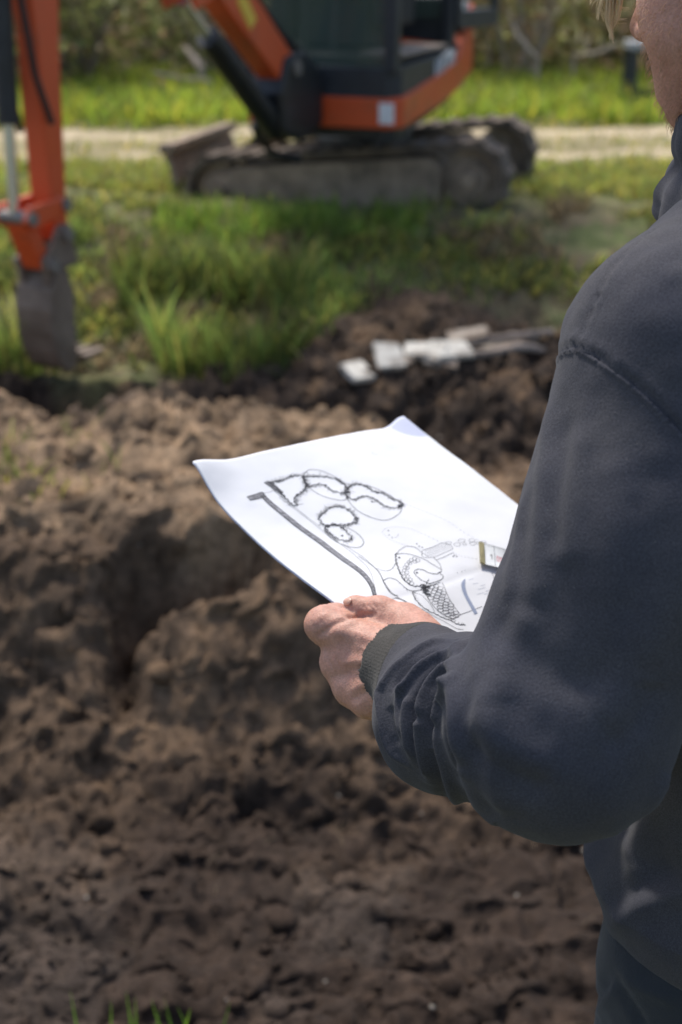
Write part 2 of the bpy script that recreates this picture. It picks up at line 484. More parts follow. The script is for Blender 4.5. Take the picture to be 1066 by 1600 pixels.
# sandy track that crosses behind the excavator
def track_edges(x):
    return 8.70 + .10*np.sin(x*1.3) + .09*vnoise(x*2.1, x*0, seed=3), 10.75 + .14*np.sin(x*.9+1) + .12*vnoise(x*1.9, x*0, seed=4)
tx = np.linspace(-14, 14, 240); tv = np.linspace(0, 1, 28)
TX, TV = np.meshgrid(tx, tv); e0, e1 = track_edges(TX)
TY = e0 + (e1-e0)*TV
rut = np.exp(-((TV-.24)/.13)**2) + np.exp(-((TV-.78)/.13)**2)
TZ = H(TX.ravel(), TY.ravel()).reshape(TX.shape) + .020 + .012*fbm(TX*4, TY*4, seed=13, octv=3) - .012*rut
TZ[0] -= .05; TZ[-1] -= .05
n_ = len(tx); ii = (np.arange(27)[:, None]*n_ + np.arange(n_-1)[None]).ravel()
tme = np_mesh('dirt_track', np.stack([TX.ravel(), TY.ravel(), TZ.ravel()], 1), np.stack([ii, ii+1, ii+n_+1, ii+n_], 1))
w = sstep(.25, .8, rut.ravel() + .35*fbm(TX.ravel()*2.5, TY.ravel()*5, seed=15, octv=3))
tc_ = mixc([.27, .23, .125], [.52, .42, .285], w*(.6+.4*sstep(-.5, .4, fbm(TX.ravel()*1.4, TY.ravel()*6, seed=17, octv=3))))*(1+.18*fbm(TX.ravel()*8, TY.ravel()*8, seed=16, octv=3))[:, None]
set_colors(tme, 'soil', tc_)
M_track = mat('sandy_track', (.4, .33, .22), rough=0.95, attr='soil', noise=(30, .8, 1.2), bump=(80, .5, .008), spec=.2)
tag(link('dirt_track', tme, M_track, smooth=True), kind='structure')

# loose clods lying on the dug soil
def ico(sub):
    import bmesh
    b = bmesh.new(); bmesh.ops.create_icosphere(b, subdivisions=sub, radius=1.0)
    V = np.array([v.co[:] for v in b.verts]); T = np.array([[v.index for v in f.verts] for f in b.faces]); b.free()
    return V, T
IV, IT = ico(2); IV1, IT1 = ico(1)

def scatter_lumps(name, pts, size, m, tint, flat=0.75, seed=1, hi=False, bury=.35):
    r = np.random.default_rng(seed); V, T = (IV, IT) if hi else (IV1, IT1)
    n = len(pts); A = r.normal(size=(n, 3, 3)); Qm, _ = np.linalg.qr(A)
    sc = size[:, None, None]*np.stack([r.uniform(.75, 1.3, n), r.uniform(.7, 1.1, n), r.uniform(.55, .9, n)], 1)[:, None, :]
    base = V[None]*(1 + .20*vnoise(V[None, :, 0]*1.7+np.arange(n)[:, None]*7.3, V[None, :, 1]*1.7, V[None, :, 2]*1.7, seed=seed)
                    + .17*vnoise(V[None, :, 0]*3.2+np.arange(n)[:, None]*3.1, V[None, :, 1]*4, V[None, :, 2]*4, seed=seed+5))[..., None]
    W = np.einsum('nij,nvj->nvi', Qm, base*sc); W[..., 2] *= flat
    W += pts[:, None, :]; W[..., 2] += (size*(flat-bury))[:, None]*0.6
    F_ = T[None] + (np.arange(n)*len(V))[:, None, None]
    me = np_mesh(name, W.reshape(-1, 3), F_.reshape(-1, 3))
    set_colors(me, 'soil', np.repeat(tint, len(V), 0))
    return link(name, me, m, smooth=hi)

M_clod = mat('clod_soil', (.1, .07, .05), rough=.95, attr='soil', noise=(60, .65, 1.3), bump=(150, .6, .005), spec=.2)
r = np.random.default_rng(5)
cx_, cy_ = r.uniform(-1.6, 1.5, 52000), r.uniform(1.9, 6.0, 52000)
ok = (soil_mask(cx_, cy_) > .6) & (np.abs(cx_) < .35+.34*cy_) & (fbm(cx_*1.6, cy_*1.6, seed=77, octv=3) > -.25)
cx_, cy_ = cx_[ok][:16000], cy_[ok][:16000]
sz = .0026*(r.random(len(cx_))+.003)**-.50; sz = np.minimum(sz, .042)
cw = sstep(3.5, 3.9, cy_)*(1-sstep(4.7, 5, cy_))*(1-.7*sstep(0, .4, cx_))
tint = soil_color(cx_, cy_)*r.uniform(.75, 1.30, (len(cx_), 1))
big_ = sz > .011
zc_ = H(cx_, cy_)
tag(scatter_lumps('soil_clods', np.stack([cx_, cy_, zc_], 1)[big_], sz[big_], M_clod, tint[big_], seed=8, hi=True, bury=.62), kind='stuff')
tag(scatter_lumps('soil_crumbs', np.stack([cx_, cy_, zc_], 1)[~big_], sz[~big_], M_clod, tint[~big_], seed=18, hi=False, bury=.5), kind='stuff')
b_ = MB()
for k in range(260):
    x_, y_ = r.uniform(-1.3, 1.2), r.uniform(2.0, 5.6); z_ = float(H(x_, y_)); a_ = r.uniform(0, 6.28); l_ = r.uniform(.015, .075)
    p_ = np.array([x_, y_, z_+.004]); q_ = p_ + [l_*math.cos(a_), l_*math.sin(a_), r.uniform(-.01, .03)]
    b_.tube([p_, (p_+q_)/2+r.normal(0, .006, 3), q_], [.0009, .0009, .0004], 4)
M_root = mat('dry_root', (.20, .145, .085), rough=.9)
tag(b_.build('dry_roots', M_root), kind='stuff')
px_, py_ = r.uniform(-1.2, 1.0, 45), r.uniform(2.0, 5.2, 45)
M_peb = mat('pebble_stone', (.27, .24, .20), rough=.75, noise=(40, .7, 1.2), spec=.4)
tag(scatter_lumps('pebbles', np.stack([px_, py_, H(px_, py_)], 1), r.uniform(.003, .009, 45), M_peb, np.tile([.4, .36, .3], (45, 1)), seed=9), kind='stuff')

# ------------------------------------------------------------------ grass and other ground cover
def leaf_mat(name, trans=0.35, rough=.55, attr='tint'):
    m = bpy.data.materials.new(name); m.use_nodes = True; nt = m.node_tree; N, L = nt.nodes, nt.links
    b = N['Principled BSDF']; a = N.new('ShaderNodeVertexColor'); a.layer_name = attr
    L.new(a.outputs['Color'], b.inputs['Base Color']); b.inputs['Roughness'].default_value = rough; b.inputs['Specular IOR Level'].default_value = .3
    t = N.new('ShaderNodeBsdfTranslucent')
    hs = N.new('ShaderNodeHueSaturation'); hs.inputs['Saturation'].default_value = 1.15; hs.inputs['Value'].default_value = 1.3
    L.new(a.outputs['Color'], hs.inputs['Color']); L.new(hs.outputs['Color'], t.inputs['Color'])
    mx = N.new('ShaderNodeMixShader'); mx.inputs[0].default_value = trans
    L.new(b.outputs[0], mx.inputs[1]); L.new(t.outputs[0], mx.inputs[2]); L.new(mx.outputs[0], N['Material Output'].inputs['Surface'])
    return m
M_grass = leaf_mat('grass_blade', .60)
M_leaf = leaf_mat('leaf', .5)

def blades(name, pos, h, w, lean, tint, seed=0, kind='stuff', droop=1.6):
    r = np.random.default_rng(seed); n = len(pos)
    an = r.uniform(0, 2*np.pi, n); d = np.stack([np.cos(an), np.sin(an), np.zeros(n)], 1)
    fa = an + np.pi/2 + r.normal(0, .5, n); s = np.stack([np.cos(fa), np.sin(fa), np.zeros(n)], 1)
    rows = []
    for t, ww in ((0, .8), (.35, 1.0), (.7, .72), (1.0, .06)):
        c = pos + np.array([0, 0, 1.0])*(h*(t-.18*lean*t**2.2))[:, None] + d*(h*lean*t**droop)[:, None]
        rows += [c - s*(w*ww/2)[:, None], c + s*(w*ww/2)[:, None]]
    V = np.stack(rows, 1)
    q = np.array([[0,1,3,2],[2,3,5,4],[4,5,7,6]])
    me = np_mesh(name, V.reshape(-1, 3), (q[None]+(np.arange(n)*8)[:, None, None]).reshape(-1, 4))
    C = np.repeat(tint[:, None, :], 8, 1)
    C[:, 6:, :] = C[:, 6:, :]*.9 + np.array([.05, .045, .01])
    set_colors(me, 'tint', C.reshape(-1, 3))
    return tag(link(name, me, M_grass, smooth=True), kind=kind)

def clumped(r, n, x0, x1, y0, y1, per, rad):
    k = n//per; cx, cy = r.uniform(x0, x1, k), r.uniform(y0, y1, k)
    x = np.repeat(cx, per) + r.normal(0, rad, k*per); y = np.repeat(cy, per) + r.normal(0, rad, k*per)
    return x, y

def greens(r, n, base, var=.3, yellow=.2):
    c = np.tile(base, (n, 1))*r.uniform(1-var, 1+var, (n, 1))
    yv = (r.random(n) < yellow)[:, None]
    return np.where(yv, c*np.array([1.65, 1.2, 1.25]), c)

r = np.random.default_rng(21)
# long grass on the bank in front of the excavator
x, y = clumped(r, 24000, -3.0, .65, 5.35, 7.15, 18, .09)
keep = (y > far_edge(x)-.02+.14*vnoise(x*3, y*2, seed=2)+.10*np.abs(r.normal(size=len(x)))*(x > -.5)) & (fbm(x*2.2, y*2.2, seed=6, octv=3) > -.34) & (r.random(len(x)) < 1-.85*sstep(-.15, .5, x))
x, y = x[keep], y[keep]
hh = r.uniform(.12, .34, len(x))*(1-.55*sstep(-.2, .3, x))*(1-.60*sstep(6.0, 6.9, y))*(0.45+.8*sstep(-.5, .6, fbm(x*3.2, y*3.2, seed=12, octv=3)))
blades('tall_grass', np.stack([x, y, H(x, y)-.01], 1), hh, r.uniform(.006, .012, len(x)), r.uniform(.1, .75, len(x)), greens(r, len(x), [.165, .222, .070], .4, .28)*(.62+.75*sstep(-.6, .7, fbm(x*2.6, y*2.6, seed=14, octv=3)))[:, None], 3)
# clump of long grass leaning on the near crawler track
x, y = clumped(r, 1500, -.95, .40, 6.9, 7.3, 40, .07)
blades('tall_grass', np.stack([x, y, H(x, y)-.01], 1), r.uniform(.06, .17, len(x)), r.uniform(.006, .011, len(x)), r.uniform(.1, .6, len(x)), greens(r, len(x), [.16, .24, .06], .35, .15), 4)
# short weedy turf: around the excavator and on the right
x, y = clumped(r, 76000, -4.5, 4.2, 5.6, 9.0, 14, .10)
keep = (y > far_edge(x)-.05+.30*np.abs(r.normal(size=len(x)))) & (fbm(x*1.3, y*1.3, seed=66, octv=3) > -.70) & (fbm(x*5, y*5, seed=68, octv=2) > -.55)
keep &= ~((np.abs(x-.12) < .95) & (y > 7.12) & (y < 8.9)) | (r.random(len(x)) < .10)
x, y = x[keep], y[keep]
tn = greens(r, len(x), [.165, .205, .065], .5, .4)
dead = (fbm(x*4, y*4, seed=70, octv=2) > .25)[:, None]; tn = np.where(dead, np.array([.27, .21, .13])*r.uniform(.5, 1.2, (len(x), 1)), tn)
sun_tint = sstep(7.3, 8.0, y)[:, None]  # sunlight painted into the blades: brighter and yellower towards the track
tn = tn*(1-sun_tint) + sun_tint*greens(r, len(x), [.23, .28, .085], .3, .4)
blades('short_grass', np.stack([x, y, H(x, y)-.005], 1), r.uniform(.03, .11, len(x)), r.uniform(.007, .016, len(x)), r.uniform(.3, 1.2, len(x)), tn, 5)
# tufts in the middle and along the edges of the track
NT_ = 4200; x = r.uniform(-7, 7, NT_); e0, e1 = track_edges(x); q = r.random(NT_); y = np.where(q < .4, e0+(e1-e0)*(.5+.09*r.normal(size=NT_)), np.where(q < .75, e0+.10*r.normal(size=NT_)+.05, e1+.10*r.normal(size=NT_)-.05))
keep = fbm(x*1.2, y*2, seed=67, octv=3) > -.25; x, y = x[keep], y[keep]
blades('track_grass', np.stack([x, y, H(x, y)+.005], 1), r.uniform(.03, .12, len(x)), r.uniform(.008, .016, len(x)), r.uniform(.3, 1.1, len(x)), greens(r, len(x), [.22, .25, .07], .35, .4), 15)
# bright verge beyond the track
x, y = clumped(r, 42000, -8, 8, 10.4, 14.2, 20, .10)
keep = y > 10.80+.16*np.sin(x*.9+1)
x, y = x[keep], y[keep]
blades('verge_grass', np.stack([x, y, H(x, y)-.005], 1), r.uniform(.08, .26, len(x)), r.uniform(.010, .020, len(x)), r.uniform(.2, 1.0, len(x)), greens(r, len(x), [.25, .33, .075], .35, .3), 6)
# sparse weeds on the mound and grass at the near lip of the pit
x, y = [], []
for (qx, qy, k) in ((40, 745, 30), (25, 700, 16), (120, 690, 14), (150, 742, 8), (70, 760, 10)):
    g = G(qx, qy, .17); x += list(r.normal(g[0], .045, k)); y += list(r.normal(g[1], .05, k))
x, y = np.array(x), np.array(y)
blades('weeds', np.stack([x, y, H(x, y)-.004], 1), r.uniform(.03, .10, len(x)), r.uniform(.005, .009, len(x)), r.uniform(.2, 1, len(x)), greens(r, len(x), [.16, .21, .05], .3, .3), 7)
x, y, hh = [], [], []
for qx, tip in ((148, 1576), (238, 1562), (250, 1572), (262, 1588), (275, 1546), (281, 1580), (296, 1588), (312, 1578), (322, 1584), (338, 1574), (205, 1590), (228, 1586)):
    g = G(qx, 1640, -.12); t = G(qx, tip, -.12)
    x.append(g[0]+.01*r.normal()); y.append(1.80); hh.append(-.004+1.0*max(.05, 1.68-1.80*math.tan(PITCH+math.atan((tip-800)/F)) - float(H(g[0], 1.80)))+.012)
x, y, hh = np.array(x), np.array(y), np.array(hh)
xx = r.uniform(-1.2, .9, 500); yy = r.uniform(.9, 1.72, 500)
keepn = np.hypot(xx-.3, yy-1.1) > .5; xx, yy = xx[keepn], yy[keepn]
x2 = np.concatenate([x, xx]); y2 = np.concatenate([y, yy]); h2 = np.concatenate([hh, r.uniform(.03, .09, len(xx))])
blades('lip_grass', np.stack([x2, y2, H(x2, y2)-.004], 1), h2, np.where(np.arange(len(x2)) < len(x), .0075, r.uniform(.004, .006, len(x2))), np.where(np.arange(len(x2)) < len(x), .22, r.uniform(.05, .3, len(x2))), greens(r, len(x2), [.11, .20, .04], .25, .1), 8)

# ------------------------------------------------------------------ shrubs behind the verge
def leaves(r, pts, size, tint, up=.4):
    n = len(pts); a = r.normal(size=(n, 3)); a[:, 2] += up; a /= np.linalg.norm(a, axis=1, keepdims=True)
    u = np.cross(a, r.normal(size=(n, 3))); u /= np.linalg.norm(u, axis=1, keepdims=True); v = np.cross(a, u)
    L_, W_ = size[:, None], (size*r.uniform(.4, .65, n))[:, None]
    V = np.stack([pts-u*L_, pts-v*W_+a*L_*.12, pts+u*L_, pts+v*W_+a*L_*.12], 1)
    return V.reshape(-1, 3), np.arange(n*4).reshape(-1, 4), np.repeat(tint, 4, 0)

M_bark = mat('bark', (.20, .15, .11), rough=.9, noise=(12, .6, 1.3), bump=(40, .6, .01))
M_drybark = mat('pale_branch', (.42, .33, .25), rough=.85, noise=(14, .7, 1.2), bump=(40, .5, .01))

def shrub(x, y, rad, hgt, base, label, seed, nleaf=2200, bare=.3):
    r = np.random.default_rng(seed); z0 = float(H(x, y))
    root = empty('shrub', (x, y, z0)); tag(root, label, 'shrub', 'shrubs along the far edge of the verge')
    stem = MB(); tips = []
    for k in range(11):
        a = r.uniform(0, 2*np.pi); sp = r.uniform(.25, 1)*rad; hh = hgt*r.uniform(.55, 1.0)
        p0 = np.array([r.normal(0, .08), r.normal(0, .08), -.05]); p3 = np.array([sp*math.cos(a), sp*math.sin(a), hh])
        p1 = p0 + (p3-p0)*.35 + r.normal(0, .1, 3); p2 = p0 + (p3-p0)*.7 + r.normal(0, .12, 3)
        stem.tube([p0, p1, p2, p3], [.028, .02, .014, .004], 6); tips += [p1, p2, p3]
        for _ in range(3):
            q = p1 + (p3-p1)*r.random(); e = q + r.normal(0, .28, 3) + [0, 0, .12]
            stem.tube([q, (q+e)/2+r.normal(0, .03, 3), e], [.010, .007, .003], 5); tips.append(e)
    stem.build('stem', M_drybark if r.random() < bare else M_bark, root, smooth=True)
    tips = np.array(tips); c = tips[r.integers(0, len(tips), nleaf)] + r.normal(0, .17, (nleaf, 3))
    low = r.random(nleaf) < .34
    c[low, 2] = r.uniform(.02, .6*hgt, low.sum()); c[low, :2] = r.normal(0, rad*.55, (low.sum(), 2))
    c[:, 2] = np.maximum(c[:, 2], .02)
    g = fbm(c[:, 0]*2.2+seed, c[:, 1]*2.2, c[:, 2]*2.2, seed=33, octv=2)
    t = np.array(base)*r.uniform(.6, 1.4, (nleaf, 1))
    brown = (g > .22)[:, None]; t = np.where(brown, np.array([.36, .26, .165])*r.uniform(.6, 1.5, (nleaf, 1)), t)
    V, Q, C = leaves(r, c, r.uniform(.018, .05, nleaf), t)
    me = np_mesh('foliage', V, Q); set_colors(me, 'tint', C)
    link('foliage', me, M_leaf, root)
    return root

r = np.random.default_rng(77)
kinds = [([.25, .26, .11], 'olive green shrub with bare pale stems behind the grass verge'),
         ([.19, .225, .085], 'dark green leafy shrub behind the grass verge'),
         ([.32, .28, .14], 'dull yellowish green shrub with brown dead leaves behind the verge')]
sx = np.linspace(-6.6, 6.6, 15)
spots = ['at the far end on the left', 'two places left of the boom', 'beside the dipper arm', 'between dipper arm and boom', 'seen under the boom', 'just left of the cab',
         'behind the cab window', 'behind the open cab door', 'right of the cab', 'right of the cab with a gap before the stand', 'behind the small dark stand', 'hidden behind the worker\'s head', 'beyond the worker on the right', 'second from the end on the right', 'at the far end on the right']
for i, xx in enumerate(sx):
    kb, lb = kinds[(0, 2, 0, 2, 1, 0, 1, 0, 2, 0, 2, 1, 0, 2, 1)[i]]
    shrub(xx*1.0+r.normal(0, .2), 13.6+r.normal(0, .4), r.uniform(.75, 1.1), r.uniform(1.7, 2.6), kb, lb.split(' behind')[0].split(' with')[0] + ', ' + spots[i], 100+i)
# the undergrowth behind reads as one mass
n = 30000
p = np.stack([r.uniform(-11, 11, n), r.uniform(14.3, 17.5, n), np.zeros(n)], 1)
p[:, 2] = H(p[:, 0], p[:, 1]) + r.random(n)**1.2*(2.3+.8*fbm(p[:, 0]*.7, p[:, 1]*.7, seed=8, octv=3))
g = fbm(p[:, 0]*1.1, p[:, 1]*1.1, p[:, 2]*1.6, seed=44, octv=3)
t = mixc([.21, .22, .09], [.34, .26, .165], sstep(-.15, .35, g))*r.uniform(.6, 1.4, (n, 1))
V, Q, C = leaves(r, p, r.uniform(.05, .11, n), t)
me = np_mesh('undergrowth', V, Q); set_colors(me, 'tint', C); tag(link('undergrowth', me, M_leaf), kind='stuff')
b = MB()
for k in range(150):
    x, y = r.uniform(-10, 10), r.uniform(14.2, 17.5); z = float(H(x, y)); a = r.uniform(0, 6.28); l = r.uniform(1.2, 3.0)
    e = np.array([x+l*.5*math.cos(a), y+l*.4*math.sin(a), z+l*r.uniform(.5, 1)])
    s = np.array([x, y, z-.05]); b.tube([s, (s+e)/2+r.normal(0, .1, 3), e], [.025, .018, .006], 6)
tag(b.build('twigs', M_bark, smooth=True), kind='stuff')
# a few fallen pale branches in front of the shrubs
for (ax, ay, bx, by, yy, rr, lab) in ((283, 78, 316, 108, 12.7, .035, 'thick pale broken branch leaning in the shrubs left of the boom'),
                                 (232, 118, 330, 128, 12.6, .022, 'thin pale fallen branch lying low at the foot of the shrubs'),
                                 (800, 20, 840, 92, 12.8, .02, 'pale bare branch arching up right of the cab'),
                                 (905, 90, 965, 70, 12.7, .022, 'brown fallen branch beside the small dark stand')):
    def at(px, py):
        v = ray(px, py); return CAMP + v*(yy/v[1])
    p0, p1 = at(ax, ay), at(bx, by); p0 = p0 + [0, .3, 0]; mid = (p0+p1)/2 + r.normal(0, .04, 3)
    m_ = MB(); m_.tube([p0, mid, p1], [rr*.6, rr*.9, rr], 8)
    q = (p0+mid)/2; m_.tube([q, q+r.normal(0, .12, 3)+[0, 0, .12]], [rr*.5, rr*.2], 6)
    if by > ay: g_ = p1.copy(); g_[2] = float(H(g_[0], g_[1]))-.02; m_.tube([p1, (p1+g_)/2+r.normal(0, .03, 3), g_], [rr, rr*.95, rr*.9], 8)
    else: g_ = p0.copy(); g_[2] = float(H(g_[0], g_[1]))-.02; m_.tube([p0, (p0+g_)/2+r.normal(0, .03, 3), g_], [rr*.6, rr*.7, rr*.8], 8)
    tag(m_.build('branch', M_drybark, smooth=True), lab, 'branch', 'fallen branches by the shrubs')

# small dark stand with a grey top beside the track
M_darkmetal = mat('dark_metal', (.025, .03, .035), rough=.5, noise=(20, .7, 1.3))
M_greytop = mat('grey_top', (.32, .33, .34), rough=.6, noise=(20, .8, 1.15))
v = ray(1000, 150); g = CAMP + v*(11.9/v[1]); z0 = float(H(g[0], g[1]))
st = empty('garden_stand', (g[0]+.04, g[1], z0)); tag(st, 'small dark four legged stand with grey top in the far grass', 'stand')
MB().box((0, 0, .49), (.34, .34, .06)).build('top', M_greytop, st, bevel=.008)
for sx_ in (-1, 1):
    for sy_ in (-1, 1):
        MB().box((sx_*.135, sy_*.135, .225), (.055, .055, .47)).build('leg', M_darkmetal, st, bevel=.004)
for sy_ in (-.135, .135): MB().box((0, sy_, .12), (.21, .03, .03)).build('stretcher', M_darkmetal, st)

# broken pale slabs and a worn timber on the far bank of the trench
M_slab = mat('pale_slab', (.62, .58, .50), rough=.8, noise=(15, .48, .72), col2=(.19, .145, .105), bump=(50, .5, .004))
M_slab2 = mat('dirty_slab', (.36, .31, .25), rough=.85, noise=(15, .38, .62), col2=(.14, .10, .07), bump=(50, .6, .005))
M_timber = mat('weathered_timber', (.27, .21, .165), rough=.85, noise=(10, .6, 1.25), bump=(60, .7, .006))
def ground_hit(px, py):
    py = py + 9; v = ray(px, py); t = 2.0
    while t < 14:
        p = CAMP+v*t
        if p[2] < float(H(p[0], p[1])): return p
        t += .01
    return CAMP+v*5.6
def rough_mesh(o, amp, sc, seed, cuts=2):
    """Chips and wears a solid: cuts its edges up and moves the vertices by noise."""
    import bmesh
    b = bmesh.new(); b.from_mesh(o.data)
    bmesh.ops.subdivide_edges(b, edges=b.edges[:], cuts=cuts, use_grid_fill=True)
    bmesh.ops.triangulate(b, faces=[f for f in b.faces if len(f.verts) > 4])
    C = np.array([v.co[:] for v in b.verts])
    for k in range(3):
        d = amp*fbm(C[:, 0]*sc+seed*3.1, C[:, 1]*sc+k*11, C[:, 2]*sc, seed=seed+k*5, octv=3)
        for v, q in zip(b.verts, d): v.co[k] += q*(1 if k < 2 else .6)
    b.normal_update(); b.to_mesh(o.data); b.free()
def slab(px, py, w, l, th, rz, tilt, m, label, seed, sink=.02):
    r = np.random.default_rng(seed); p = ground_hit(px, py)
    poly = [(-w/2*r.uniform(.8, 1.1), -l/2*r.uniform(.85, 1.1)), (w/2*r.uniform(.8, 1.1), -l/2*r.uniform(.8, 1.1)), (w/2*r.uniform(.85, 1.1), l*r.uniform(-.1, .2)), (w/2*r.uniform(.7, 1.0), l/2*r.uniform(.85, 1.1)), (-w/2*r.uniform(.8, 1.1), l/2*r.uniform(.8, 1.1))]
    o = MB().prism(poly, (0, 0, 0), (1, 0, 0), (0, 1, 0), (0, 0, 1), th).build('broken_slab', m, bevel=.002)
    rough_mesh(o, .0022, 40, seed)
    o.location = (p[0], p[1], p[2]+sink); o.rotation_euler = (tilt, r.uniform(-.2, .2), rz)
    return tag(o, label, 'slab', 'broken slabs on the trench bank', 'thing')
slab(558, 581, .13, .11, .024, .75, .42, M_slab, 'pale broken slab lying lowest at the left end of the rubble', 1, .028)
slab(607, 561, .12, .14, .028, .22, .60, M_slab, 'brightest squarish pale slab leaning second from the left in the rubble', 2, .034)
slab(651, 547, .11, .085, .022, -.25, .45, M_slab, 'small pale slab third from the left in the rubble', 3, .026)
slab(690, 562, .13, .09, .024, -.2, .4, M_slab2, 'dirty grey slab lying in front of the timber in the rubble', 4)
slab(708, 545, .17, .10, .024, .35, .45, M_slab, 'pale stained slab lying just left of the stick in the rubble', 5)
slab(730, 522, .17, .10, .022, -.1, .25, M_slab2, 'dirty grey slab lying flat at the top of the rubble', 6)
slab(632, 560, .08, .06, .020, .9, .3, M_slab2, 'small dirty slab wedged between the brightest slab and the next pale one', 9, .014)
slab(678, 553, .09, .10, .022, -.5, .5, M_slab, 'pale slab tilted against the dirty grey slab in front of the timber', 10, .03)
slab(772, 538, .16, .10, .026, .2, .35, M_slab2, 'dull slab half buried in the middle of the timber and stick', 7, .012)
slab(812, 524, .15, .08, .024, -.15, .3, M_slab2, 'rightmost dull slab half buried under the end of the timber', 8, .012)
p0, p1 = ground_hit(676, 566), ground_hit(850, 545)
t_ = MB(); t_.tube([p0+[0, 0, .02], p0*.75+p1*.25+[0, 0, .04], p0*.5+p1*.5+[0, 0, .030], p0*.25+p1*.75+[0, 0, .045], p1+[0, 0, .02]], [.016, .024, .020, .023, .014], 9)
o = t_.build('timber', M_timber, smooth=True); rough_mesh(o, .010, 16, 21, 1)
tag(o, 'weathered grey brown round timber lying along the trench edge', 'timber')
p0, p1 = ground_hit(700, 548), ground_hit(862, 520)
t_ = MB(); t_.tube([p0+[0, 0, .02], p0*.6+p1*.4+[0, 0, .045], p1+[0, 0, .03]], [.012, .017, .012], 8)
o = t_.build('timber', M_timber, smooth=True); rough_mesh(o, .008, 16, 23, 1)
tag(o, 'thinner grey stick lying just above the thick timber', 'timber')
# ------------------------------------------------------------------ excavator
M_orange = mat('orange_paint', (.60, .085, .020), rough=.42, noise=(6, .52, .78), col2=(.26, .085, .04), bump=(70, .12, .002), rough_noise=.15)
M_orange_worn = mat('scuffed_orange_paint', (.52, .085, .026), rough=.5, noise=(11, .25, .75), col2=(.16, .075, .045), rough_noise=.15)
M_black = mat('black_paint', (.012, .014, .016), rough=.45, noise=(14, .7, 1.5), rough_noise=.15)
M_charcoal = mat('charcoal_panel', (.020, .024, .029), rough=.5, noise=(10, .7, 1.4))
M_rubber = mat('muddy_rubber', (.048, .039, .032), rough=.9, noise=(9, .34, .62), col2=(.175, .130, .092), bump=(60, .5, .006))
M_mud = mat('muddy_steel', (.29, .215, .150), rough=.85, noise=(10, .5, 1.35), bump=(50, .5, .006))
M_bucket = mat('worn_bucket_steel', (.22, .165, .125), rough=.65, metal=.15, noise=(9, .35, .7), col2=(.12, .085, .06), bump=(40, .4, .004))
M_chrome = mat('chrome_rod', (.75, .78, .80), rough=.22, metal=.9)
M_glass = mat('cab_glass', (.11, .16, .13), rough=.10, spec=.6)  # greenish reflection is painted into the base colour
M_glass.node_tree.nodes['Principled BSDF'].inputs['Alpha'].default_value = .26
M_white = mat('white_decal', (.78, .79, .80), rough=.5, noise=(20, .85, 1.1))
M_seat = mat('seat_vinyl', (.016, .017, .019), rough=.7)
M_hose = mat('hydraulic_hose', (.014, .014, .015), rough=.6)
M_mat = mat('dusty_floor_mat', (.36, .29, .23), rough=.9, noise=(14, .5, 1.2))
M_lamp = mat('lamp_housing', (.42, .44, .45), rough=.4, metal=.4)
M_skin_metal = mat('grease_pin', (.22, .20, .18), rough=.5, metal=.5)

UP = np.array([0, 0, 1.0])
Z0 = .295
UC = np.array([.26, 8.22, Z0])
exc = empty('excavator', tuple(UC))
tag(exc, 'small orange tracked excavator with open cab door and narrow bucket', 'excavator')
def W(p): return np.asarray(p, float) - UC          # world -> excavator local

# --- undercarriage
fw = norm([-.965, .262, -.085]); side = norm(np.cross(UP, fw)); upu = np.cross(fw, side)   # side: machine left = towards the camera
rear_near = np.array([.715, 7.62, Z0])
R_, WB, TW = .195, 1.40, .235
cen = rear_near + fw*WB/2 - side*.47                # undercarriage centre on the ground
def U(a, b, c): return W(cen + fw*a + side*b + upu*c)

def loop_pts(n, rr):
    """Points and tangents round the track loop, by arc length."""
    L = 2*WB + 2*math.pi*rr; out = []
    for i in range(n):
        s = (i+.5)*L/n
        if s < WB: p, t = (-WB/2+s, R_+rr), (1, 0)
        elif s < WB+math.pi*rr: a = (s-WB)/rr; p, t = (WB/2+rr*math.sin(a), R_+rr*math.cos(a)), (math.cos(a), -math.sin(a))
        elif s < 2*WB+math.pi*rr: q = s-WB-math.pi*rr; p, t = (WB/2-q, R_-rr), (-1, 0)
        else: a = (s-2*WB-math.pi*rr)/rr; p, t = (-WB/2-rr*math.sin(a), R_-rr*math.cos(a)), (-math.cos(a), math.sin(a))
        out.append((p, t))
    return out

